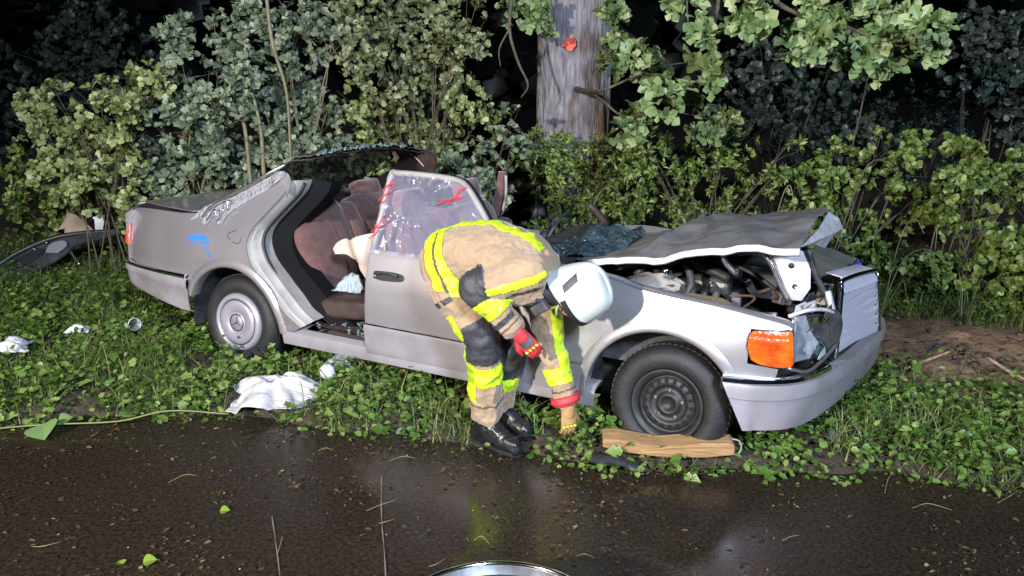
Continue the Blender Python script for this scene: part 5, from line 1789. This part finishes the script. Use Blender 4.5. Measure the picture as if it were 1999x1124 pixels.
dR = (WRR - ELR).normalized()
glove(WRR + dR * .045, dR + Vector((.25, 0, -.35)), (-.1, -.95, .25), .42, M_red, M_gdark, 1, 1.05)
dL = (WRL - ELL).normalized()
glove(WRL + dL * .045, Vector((.05, -.08, -1)), (.35, -.9, .1), .35, M_gtan, M_gtan, -1, 1.0)
v, f = lathe([(.056, .0), (.070, -.004), (.080, .012), (.074, .034), (.056, .038)], 32, 'z', (0, 0, 0))
cuff = mesh("glove_cuff", v, f, M_red, person, True, .004)
cuff.location = WRL + dL * .012
cuff.rotation_euler = (-dL).to_track_quat('Z', 'Y').to_euler()

# head, neck cloth, helmet
HC = Vector((.322, 3.495, .950))
face_d = Vector((.42, -.25, -.87)).normalized()       # where the face looks
up_d = Vector((.86, -.42, .30)); up_d = (up_d - face_d * up_d.dot(face_d)).normalized()   # crown
sd = up_d.cross(face_d).normalized()
HM_ = Matrix((sd, -face_d, up_d)).transposed()         # local: x side, y back, z crown


def hp(x, y, z):
    return HC + HM_ @ Vector((x, y, z))


hv = [ball((0, 0, 0), (.075, .095, .115), 14)]
head_parts = []
v, f = hv[0]
head_parts.append(([hp(*p) for p in v], f))
v, f = ball((0, -.035, -.075), (.052, .055, .05), 10)
head_parts.append(([hp(*p) for p in v], f))
v, f = ball((0, -.102, -.02), (.014, .020, .026), 8)
head_parts.append(([hp(*p) for p in v], f))
head_parts.append(capsule(hp(0, .02, -.08), NEC + Vector((-.02, .01, -.01)), .058, .068))
for s_ in (-1, 1):
    v, f = ball((s_ * .076, .01, -.02), (.010, .022, .032), 8)
    head_parts.append(([hp(*p) for p in v], f))
link("head", remesh(head_parts, .006, 2), person, M_skin)
for s_ in (-1, 1):
    v, f = ball((s_ * .030, -.088, .005), (.012, .008, .009), 8)
    mesh("eye", [hp(*p) for p in v], f, M_navy, person)
v, f = tube([hp(-.022, -.086, -.072), hp(0, -.092, -.074), hp(.022, -.086, -.072)], .004, 6, 3)
mesh("mouth", v, f, M_mauve, person)
# helmet shell: deep at the back and over the ears
v, f = [], []
NU, NV = 48, 22
for j in range(NV):
    for i in range(NU):
        a = 2 * math.pi * i / NU
        sx, cx_ = math.cos(a), math.sin(a)              # x side, y back
        low = -.055 + .045 * max(0, -cx_) ** 1.5 - .045 * max(0, cx_)  # rim height (front higher, nape lower)
        t_ = j / (NV - 1)
        ph = t_ * math.pi / 2
        top = .150
        z = low + (top - low) * math.sin(ph) ** .9
        w_ = math.cos(ph) ** .55 if ph < math.pi / 2 - 1e-6 else 0
        flare = 1 + .06 * (1 - t_) ** 6
        comb = .008 * math.exp(-(sx / .22) ** 2) * math.sin(ph)
        v.append(hp(.122 * sx * w_ * flare, .144 * cx_ * w_ * flare + .008, z + comb))
f = [(j * NU + i, j * NU + (i + 1) % NU, (j + 1) * NU + (i + 1) % NU, (j + 1) * NU + i) for j in range(NV - 1) for i in range(NU)]
helmet = mesh("helmet_shell", v, f, M_helm, person, True, .006)
rimp = [Vector(v[i]) for i in range(NU)] + [Vector(v[0])]
v2, f2 = tube(rimp, .0055, 6, 1, smooth=False)
mesh("helmet_rim", v2, f2, M_rubber, person)
# dark visor edge at the brow
vv = []
for i in range(13):
    a = R(180 + 180 * (i + 0) / 12)
    for z, k in ((-.046, 1.085), (-.018, 1.075)):
        vv.append(hp(.122 * math.cos(a) * k, .144 * math.sin(a) * k + .008, z + .0))
mesh("visor", vv, [(2 * i, 2 * i + 1, 2 * i + 3, 2 * i + 2) for i in range(12)], M_rubber, person, True, .006)
# side badge
vv = []
near = -1 if hp(-.13, 0, 0).y < hp(.13, 0, 0).y else 1
for i in range(5):
    for j in range(5):
        y_, z_ = .062 + .036 * (j / 4 - .5), .030 + .078 * (i / 4 - .5)
        y_ += .35 * (z_ - .035)
        ph = math.asin(min(1, max(0, ((z_ + .06) / .21)) ** (1 / .9)))
        w_ = math.cos(ph) ** .55
        vv.append(hp(near * (.122 * math.sqrt(max(0, 1 - (y_ / (.144 * w_)) ** 2)) * w_ + .006), y_ + .008, z_))
mesh("helmet_badge", vv, [(i * 5 + j, i * 5 + j + 1, i * 5 + j + 6, i * 5 + j + 5) for i in range(4) for j in range(4)], M_gdark, person, True, .003)
# neck cloth hanging from the helmet to the collar
vv = []
NC = 26
for j in range(8):
    t_ = j / 7
    for i in range(NC):
        a = R(-35 + 250 * i / (NC - 1))
        p = hp(.108 * math.cos(a), .125 * math.sin(a) + .008, -.05 - .02 * max(0, math.sin(a)))
        q = NEC + lat * (.10 * math.cos(a)) * (-1 if (HM_ @ Vector((1, 0, 0))).dot(lat) < 0 else 1) + Vector((-.02, .01, .0)) + (HM_ @ Vector((0, 1, 0))) * (.085 * math.sin(a))
        vv.append(p.lerp(q, t_) + Vector((0, 0, .004 * math.sin(i * 2.1))))
mesh("neck_cloth", vv, [(j * NC + i, j * NC + i + 1, (j + 1) * NC + i + 1, (j + 1) * NC + i) for j in range(7) for i in range(NC - 1)], M_navy, person, True, .004)
v, f = tube([hp(near * .10, .01, -.05), hp(near * .088, -.02, -.10), hp(near * .05, -.05, -.135)], .006, 6, 4)
mesh("chin_strap", v, f, M_helm, person)
v, f = tube([SHR + Vector((.05, .03, -.06)), Vector((.12, 3.50, .93)), Vector((.165, 3.49, .90))], [.018, .022, .016], 8, 4)
mesh("radio_strap", v, f, M_navy, person)
v, f = boxv((.135, 3.47, .885), (.05, .035, .09), rotm(10, 55, -20))
mesh("radio", v, f, M_gdark, person, False, 0, .008)

# ------------------------------------------------------------------ loose things on the verge and road
M_cloth = mat("white_cloth", (.52, .50, .505), .9, col2=(.40, .385, .40), scale=5, bump=.2, bscale=60)
M_paper = mat("white_paper", (.56, .56, .58), .8, bump=.3, bscale=30)


def cloth_heap(name, loc, sx, sy, h, rot, seed, m, parent=None, n=44):
    v = []
    for j in range(n):
        for i in range(n):
            a, c = -1 + 2 * i / (n - 1), -1 + 2 * j / (n - 1)
            rr = math.hypot(a, c)
            ang = math.atan2(c, a)
            rim = .86 + .14 * math.sin(3 * ang + seed) + .07 * math.sin(7 * ang + 2 * seed)
            k = max(0, 1 - (rr / (1.15 * rim)) ** 2)
            z = h * k ** .8 * (.65 + .35 * fbm(a + seed, c, 0, 1.2)) + .16 * h * abs(fbm(a + seed, c, 2, 1.0)) + .07 * h * math.sin(6 * ang + 5 * rr + seed) * min(rr, 1) * k
            v.append((a * sx * rim, c * sy * rim, max(z, .006 + .01 * k)))
    f = [(j * n + i, j * n + i + 1, (j + 1) * n + i + 1, (j + 1) * n + i) for j in range(n - 1) for i in range(n - 1)]
    o = mesh(name, v, f, m, parent, True, .004)
    o.location = loc
    o.rotation_euler = (0, 0, R(rot))
    return o


tag(cloth_heap("white_cloth", (-1.42, 4.22, .055), .29, .22, .20, 5, 1.3, M_cloth), "crumpled white cloth heaped on the grass by the road edge", "cloth")
v, f = ball((0, 0, 0), (.055, .05, .05), 12)
v = [p * (1 + .10 * fbm(p.x, p.y, p.z, 22)) for p in v]
o = mesh("paper_ball", v, f, M_paper); o.location = (-1.16, 4.46, .115)
tag(o, "small round white paper ball resting behind the white cloth heap", "paper")
v, f = lathe([(.0, 0), (.036, 0), (.045, .11), (.043, .112), (.034, .006)], 24, 'z')
o = mesh("paper_cup", v, f, M_paper, None, True, .002); o.location = (-2.76, 5.22, .15); o.rotation_euler = (R(20), R(75), R(-25))
tag(o, "white paper cup lying on its side in the weeds behind the rear wheel", "cup")
for i, (x, y, s, lab) in enumerate(((-3.07, 5.12, .07, "small crumpled white paper scrap on the weeds beside the dry grass tuft"), (-3.38, 4.80, .12, "large crumpled white paper lying next to the dry grass tuft, furthest from the car"))):
    tag(cloth_heap("crumpled_paper", (x, y, ground_z(x, y) + .13), s * 1.15, s * .85, s * .8, 20 * i, 3.1 + i, M_paper, None, 20), lab, "paper")
# plastic bags / bottles
M_bag = glass_mat("clear_plastic", (.60, .70, .74), .42, .15, .8, 25)
tag(cloth_heap("plastic_bag", (-1.11, 4.70, .03), .14, .10, .12, 15, 5.2, M_bag, None, 26), "clear crumpled plastic bag lying under the sill of the car", "bag")
bt = cloth_heap("plastic_bottle_bag", (0, 0, 0), .10, .08, .15, 0, 2.2, M_bag, None, 24)
Rm = Matrix.Rotation(R(-25.553), 4, 'Z') @ Matrix.Rotation(R(-4), 4, 'X')


def car_pt(x, y, z):
    return CARP + (Rm @ Vector((x, y, z)))


bt.location = car_pt(.72, -.52, .545); bt.rotation_euler = (R(-4), 0, R(-25))
tag(bt, "clear crumpled plastic bag lying on the rear seat inside the car", "bag")
# white airbag cloth hanging between the seats
ab = dense([(.645, .835), (.665, .875), (.72, .905), (.78, .90), (.84, .935), (.95, .965), (1.06, .97), (1.06, .80), (.97, .69), (.905, .675), (.865, .72), (.835, .775), (.77, .775), (.72, .80), (.66, .80)], 3)
tag(panel("airbag_cloth", ab, lambda x, z: tuple(car_pt(x, -.60 + .03 * math.sin(x * 26 + z * 9) + .03 * fbm(x, z, 2, 5), z)), mat("cream_cloth", (.46, .37, .31), .85, col2=(.52, .45, .40), scale=6), None, .02, .004), "limp cream airbag cloth draped behind the front seat of the car", "airbag")

# notched timber under the front wheel, with a rope loop
M_wood = mat("orange_timber", (.40, .23, .095), .8, col2=(.25, .14, .065), scale=5, bump=.35, bscale=10, stretch=(1.2, 9, 9), thr=(.3, .7))
tb = tag(empty("timber_block", (.79, 3.515, .062), (0, 0, R(-5))), "orange timber block with a notched top lying against the front wheel", "timber")
ol = [(-.325, .060), (-.325, .106), (-.24, .108), (-.12, .088), (-.03, .078), (.06, .090), (.18, .108), (.32, .114), (.335, .10), (.335, .05), (.2, .026), (-.02, .016), (-.2, .035)]
bm = bmesh.new()
va = [bm.verts.new((x, -.05 + .01 * fbm(x, z, 1, 9), z)) for x, z in ol]
vb = [bm.verts.new((x, .07, z + .004)) for x, z in ol]
bm.faces.new(va); bm.faces.new(vb[::-1])
for i in range(len(ol)):
    j = (i + 1) % len(ol)
    bm.faces.new((va[i], vb[i], vb[j], va[j]))
bmesh.ops.recalc_face_normals(bm, faces=bm.faces[:])
me = bpy.data.meshes.new("beam"); bm.to_mesh(me); bm.free()
o = link("beam", me, tb, M_wood, False); mods(o, 0, .006)
v, f = tube([(.325, -.0, .115), (.36, -.01, .11), (.375, -.01, .07), (.36, -.01, .035), (.33, 0, .03)], .004, 7, 6)
mesh("rope_loop", v, f, mat("pale_rope", (.30, .27, .24), .9), tb)
# dark trim fragments
M_plas = mat("black_plastic", (.022, .023, .026), .4, bump=.2)
v, f = grid(14, 6, lambda a, c: (-.12 + .24 * a, -.035 + .07 * c * (1 - .4 * a), .01 + .018 * math.sin(a * 3) + .012 * math.sin(c * 3) + .008 * fbm(a * 4, c * 3, 1, 2)))
o = mesh("plastic_trim_fragment", v, f, M_plas, None, True, .008); o.location = (.52, 3.44, .06); o.rotation_euler = (R(12), R(5), R(-14))
tag(o, "flat black plastic trim fragment lying in front of the timber block", "debris")
v, f = tube([(-.10, 0, .01), (-.05, .02, .05), (.02, 0, .055), (.07, -.02, .02)], [.016, .02, .018, .008], 7, 4)
o = mesh("broken_hose", v, f, M_plas); o.location = (1.72, 3.83, .035); o.rotation_euler = (0, 0, R(35))
tag(o, "short bent black hose piece in the ground cover below the bumper", "debris")
v, f = grid(6, 5, lambda a, c: (-.05 + .10 * a * (1 - .5 * c), .05 * c, .02 + .05 * c + .01 * math.sin(a * 5)))
o = mesh("grey_fragment", v, f, M_bare, None, True, .004); o.location = (1.73, 3.66, .03); o.rotation_euler = (0, 0, R(-30))
tag(o, "thin grey metal shard stuck in the ground cover beside the hose piece", "debris")
v, f = grid(14, 8, lambda a, c: (-.16 + .32 * a, -.07 + .14 * c, .02 + .03 * fbm(a * 3, c * 2, 2, 1.5)))
o = mesh("stone_slab", v, f, mat("pale_stone", (.25, .22, .20), .9, col2=(.14, .12, .10), scale=12, bump=.6), None, True, .03); o.location = (2.35, 4.95, ground_z(2.35, 4.95) + .07); o.rotation_euler = (0, R(6), R(12))
tag(o, "flat grey stone slab half buried in the torn up soil", "stone")
for (pts, lab) in (([(2.55, 4.68, .02), (2.75, 4.75, .06), (3.0, 4.85, .10)], "short straight pale root lying across the torn up soil"), ([(3.15, 4.72, .10), (3.22, 4.6, .06), (3.30, 4.45, .03)], "thick pale broken root at the outer end of the soil")):
    v, f = tube(pts, [.008, .012, .007], 7, 4)
    tag(mesh("broken_root", v, f, mat("pale_root", (.33, .25, .16), .8, col2=(.22, .16, .1), scale=20)), lab, "root")
# torn clods
M_clod = mat("soil_clod", (.05, .030, .018), .95, col2=(.11, .075, .05), scale=12, bump=.8)
g = random.Random(3)
cl = []
for k in range(420):
    x, y = g.gauss(3.1, .75), g.gauss(5.0, .28)
    if x < 2.1:
        continue
    s = g.uniform(.008, .035)
    v, f = ball((0, 0, 0), (s, s * g.uniform(.6, 1), s * g.uniform(.5, .9)), 4)
    v = [p * (1 + .5 * fbm(p.x + x, p.y, p.z, 30)) + Vector((x, y, ground_z(x, y) + .04 * soil_amount(x, y) + s * .3)) for p in v]
    cl.append((v, f))
v, f = join(cl)
tag(mesh("soil_clods", v, f, M_clod), "brown loose clods of torn up soil beside the car's nose", "soil", kind="stuff")

# torn out dark door trim on the left, with cardboard pieces on it
dt = tag(empty("door_trim_panel", (-4.50, 7.30, .10), (R(34), R(-7), R(12))), "torn out dark door trim panel lying tilted on the weeds", "trim panel")
dk = mat("dark_grey_vinyl", (.030, .032, .036), .35, col2=(.06, .062, .066), scale=6, rvar=.1)
ol = dense([(-.60, -.16), (-.40, .02), (-.12, .16), (.15, .20), (.45, .19), (.62, .15), (.45, .10), (.22, .08), (.12, -.02), (-.02, -.12), (-.2, -.18), (-.42, -.22)], 4)
panel("panel_body", ol, lambda x, y: (x, y, .02 * math.sin(x * 4) + .012 * fbm(x, y, 2, 4)), dk, dt, .05, .03, .006)
v, f = tube([(-.58, -.13, .02), (-.38, .04, .03), (-.10, .17, .035), (.16, .21, .03), (.6, .16, .03)], .022, 8, 5)
mesh("top_rail", v, f, M_plas, dt)
panel("inset_panel", dense([(-.46, -.10), (-.30, .01), (-.12, .08), (-.08, .02), (-.22, -.08), (-.38, -.13)], 3), lambda x, y: (x, y, .035 + .012 * math.sin(x * 4)), M_plas, dt, .05, .02, .006)
panel("pocket", dense([(-.05, .0), (-.02, .10), (.10, .12), (.14, .05), (.06, -.03)], 3), lambda x, y: (x, y, .045), mat("light_grey_plastic", (.20, .21, .23), .35), dt, .04, .02, .006)
for c_ in ((-.06, .13, .05), (-.16, .07, .05)):
    v, f = ball(c_, (.018, .018, .012), 8)
    mesh("chrome_stud", v, f, M_chrome, dt)
v, f = tube([(.16, -.0, .0), (.20, -.08, -.02), (.24, -.15, -.04)], .012, 6, 4)
mesh("bracket", v, f, M_bare, dt)
M_card = mat("cardboard", (.30, .235, .165), .9, col2=(.24, .18, .12), scale=8)
for (loc, pts, rz, lab) in (((-4.38, 7.62, .25), [(-.14, 0), (.13, -.01), (-.02, .17), (-.10, .21)], 8, "triangular torn piece of brown cardboard standing on the dark door trim"),
                            ((-4.55, 7.64, .27), [(-.06, 0), (.05, .02), (.04, .14)], -10, "small pale cardboard corner beside the triangular cardboard piece"),
                            ((-4.20, 7.62, .25), [(-.02, 0), (.04, .01), (.07, .16), (-.04, .15), (-.03, .13), (.02, .12)], 5, "folded white carton flap at the inner end of the dark door trim")):
    o = panel("cardboard_piece", pts, lambda x, z: (x, .03 * math.sin(x * 12) + .25 * z, z), M_paper if 'white' in lab else M_card, None, .05, .005)
    o.location = loc
    o.rotation_euler = (R(4), 0, R(rz))
    tag(o, lab, "cardboard")

# long runner along the road edge with a big leaf
vn = tag(empty("ivy_runner", (-2.3, 3.9, 0)), "long pale ivy runner trailing along the road edge with one big leaf", "plant")
pts = [(-2.95, 3.88, .02), (-2.62, 3.88, .05), (-2.22, 3.90, .06), (-1.95, 3.95, .10), (-1.61, 3.95, .08)]
v, f = tube([(x + 2.3, y - 3.9, z) for x, y, z in pts], .0045, 6, 6)
mesh("stem", v, f, mat("pale_stem", (.17, .18, .065), .6), vn)
mm = ONE['ivy'].copy(); mm.materials.append(leaf_mat("ivy_leaf", (.16, .26, .09), (.16, .26, .09), (.16, .26, .09)))
for (x, y, z, s, a, el) in ((-2.62, 3.86, .06, .13, -60, -10), (-2.55, 3.9, .06, .07, 30, 10), (-2.2, 3.93, .07, .06, 80, 0), (-1.9, 3.97, .11, .06, 20, 20)):
    q = bpy.data.objects.new("leaf", mm); C.objects.link(q); q.parent = vn
    q.location = (x + 2.3, y - 3.9, z); q.scale = (s, s * 1.3, s); q.rotation_euler = (R(15), R(-el), R(a))

# steel tub at the photographer's feet
tub = tag(empty("steel_tub", (-.045, 1.945, .003)), "round galvanised steel tub with a rolled rim standing on the wet road", "tub")
M_galv = mat("galvanised_steel", (.55, .56, .60), .25, .9, col2=(.42, .43, .47), scale=8, rvar=.08)
v, f = lathe([(.0, .0), (.34, .0), (.36, .02), (.398, .30), (.40, .302), (.394, .302), (.352, .025), (.335, .012), (.0, .012)], 72, 'z')
mesh("tub_body", v, f, M_galv, tub)
v, f = tube([(.40 * math.cos(a), .40 * math.sin(a), .302) for a in np.linspace(0, 2 * math.pi, 65)], .0085, 10, 1, smooth=False)
mesh("rolled_rim", v, f, M_chrome, tub)

v, f = lathe([(.0, .262), (.2, .262), (.388, .262)], 48, 'z')
mesh("dirty_water", v, f, mat("dirty_water", (.045, .035, .022), .08), tub)

# litter on the road: torn leaf bits, grass clippings, grit (uncountable)
g = np.random.default_rng(77)
def litter(name, n, kind, size, m, seed, lab, mu):
    g = np.random.default_rng(seed)
    x = g.uniform(-4.2, 3.6, n)
    d = -(g.random(n) ** 1.15) * 2.0
    y = edv(x) + d + .06
    w_ = np.array([fbm(a * 1.2, c * 2, 5, 1.4) for a, c in zip(x, y)])
    keep = g.random(n) < np.clip(.16 + 2.0 * w_ + .45 * np.exp(d * 3) + np.clip(-x, 0, 3) * .10, .03, 1)
    x, y = x[keep], y[keep]
    k = len(x)
    az = g.normal(.1, .55, k) + np.pi * (g.random(k) < .5)
    ax = np.stack([np.cos(az), np.sin(az), g.normal(.02, .12, k)], 1)
    nr = np.stack([g.normal(0, .25, k), g.normal(0, .25, k), np.ones(k)], 1)
    P, F = place_leaves(kind, np.stack([x, y, np.full(k, .008)], 1), ax, nr, size * (.25 + 1.3 * g.random(k) ** 2.2))
    tag(bulk(name, P, F, np.clip(g.normal(mu, .25, k), 0, 1), m), lab, "litter", kind="stuff")


M_lit = leaf_mat("leaf_litter", (.035, .026, .012), (.11, .080, .036), (.34, .27, .13), .3)
litter("leaf_litter", 11000, 'thin', .026, M_lit, 41, "fine torn leaf and twig bits scattered over the wet road", .25)
litter("leaf_scraps", 2200, 'round', .020, M_lit, 42, "small brown and green leaf scraps lying on the wet road", .30)
litter("grit", 4200, 'round', .0075, leaf_mat("pale_grit", (.10, .08, .06), (.22, .18, .13), (.45, .40, .33), .3), 43, "pale grit specks scattered on the wet road", .5)
g = random.Random(8)
st = []
for k in range(26):
    x = g.uniform(-3.2, 2.6); y = edge_y(x) - g.uniform(.02, 1.5); a = g.gauss(.15, .5); L = g.uniform(.03, .12); c_ = g.uniform(-.03, .03)
    dx, dy = math.cos(a) * L, math.sin(a) * L
    st.append(tube([(x - dx, y - dy, .008), (x + c_ * dy, y + c_ + .01, .013), (x + dx, y + dy, .008)], [.0012, .0022, .001], 5, 4))
v, f = join(st)
tag(mesh("stalks", v, f, mat("straw_stalk", (.20, .165, .07), .6)), "thin straw-coloured stalks scattered over the wet road", "litter", kind="stuff")
# single fallen green leaves
mm2 = ONE['ivy'].copy(); mm2.materials.append(leaf_mat("fresh_leaf", (.20, .30, .04), (.20, .30, .04), (.20, .30, .04)))
for (x, y, s, a, lab) in ((-1.55, 2.73, .055, 20, "larger of two fresh green leaves lying side by side on the wet road"), (-1.63, 2.72, .036, 150, "smaller of two fresh green leaves lying side by side on the wet road"),
                          (-1.36, 3.10, .045, 10, "lone fresh green leaf on the wet road midway to the white cloth"), (-2.55, 2.95, .05, 70, "lone fresh green leaf on the wet road below the ivy runner")):
    q = bpy.data.objects.new("fallen_leaf", mm2); C.objects.link(q)
    q.location = (x, y, .012); q.scale = (s, s * 1.2, s); q.rotation_euler = (R(8), R(-6), R(a))
    tag(q, lab, "leaf", "fresh leaves on the road")
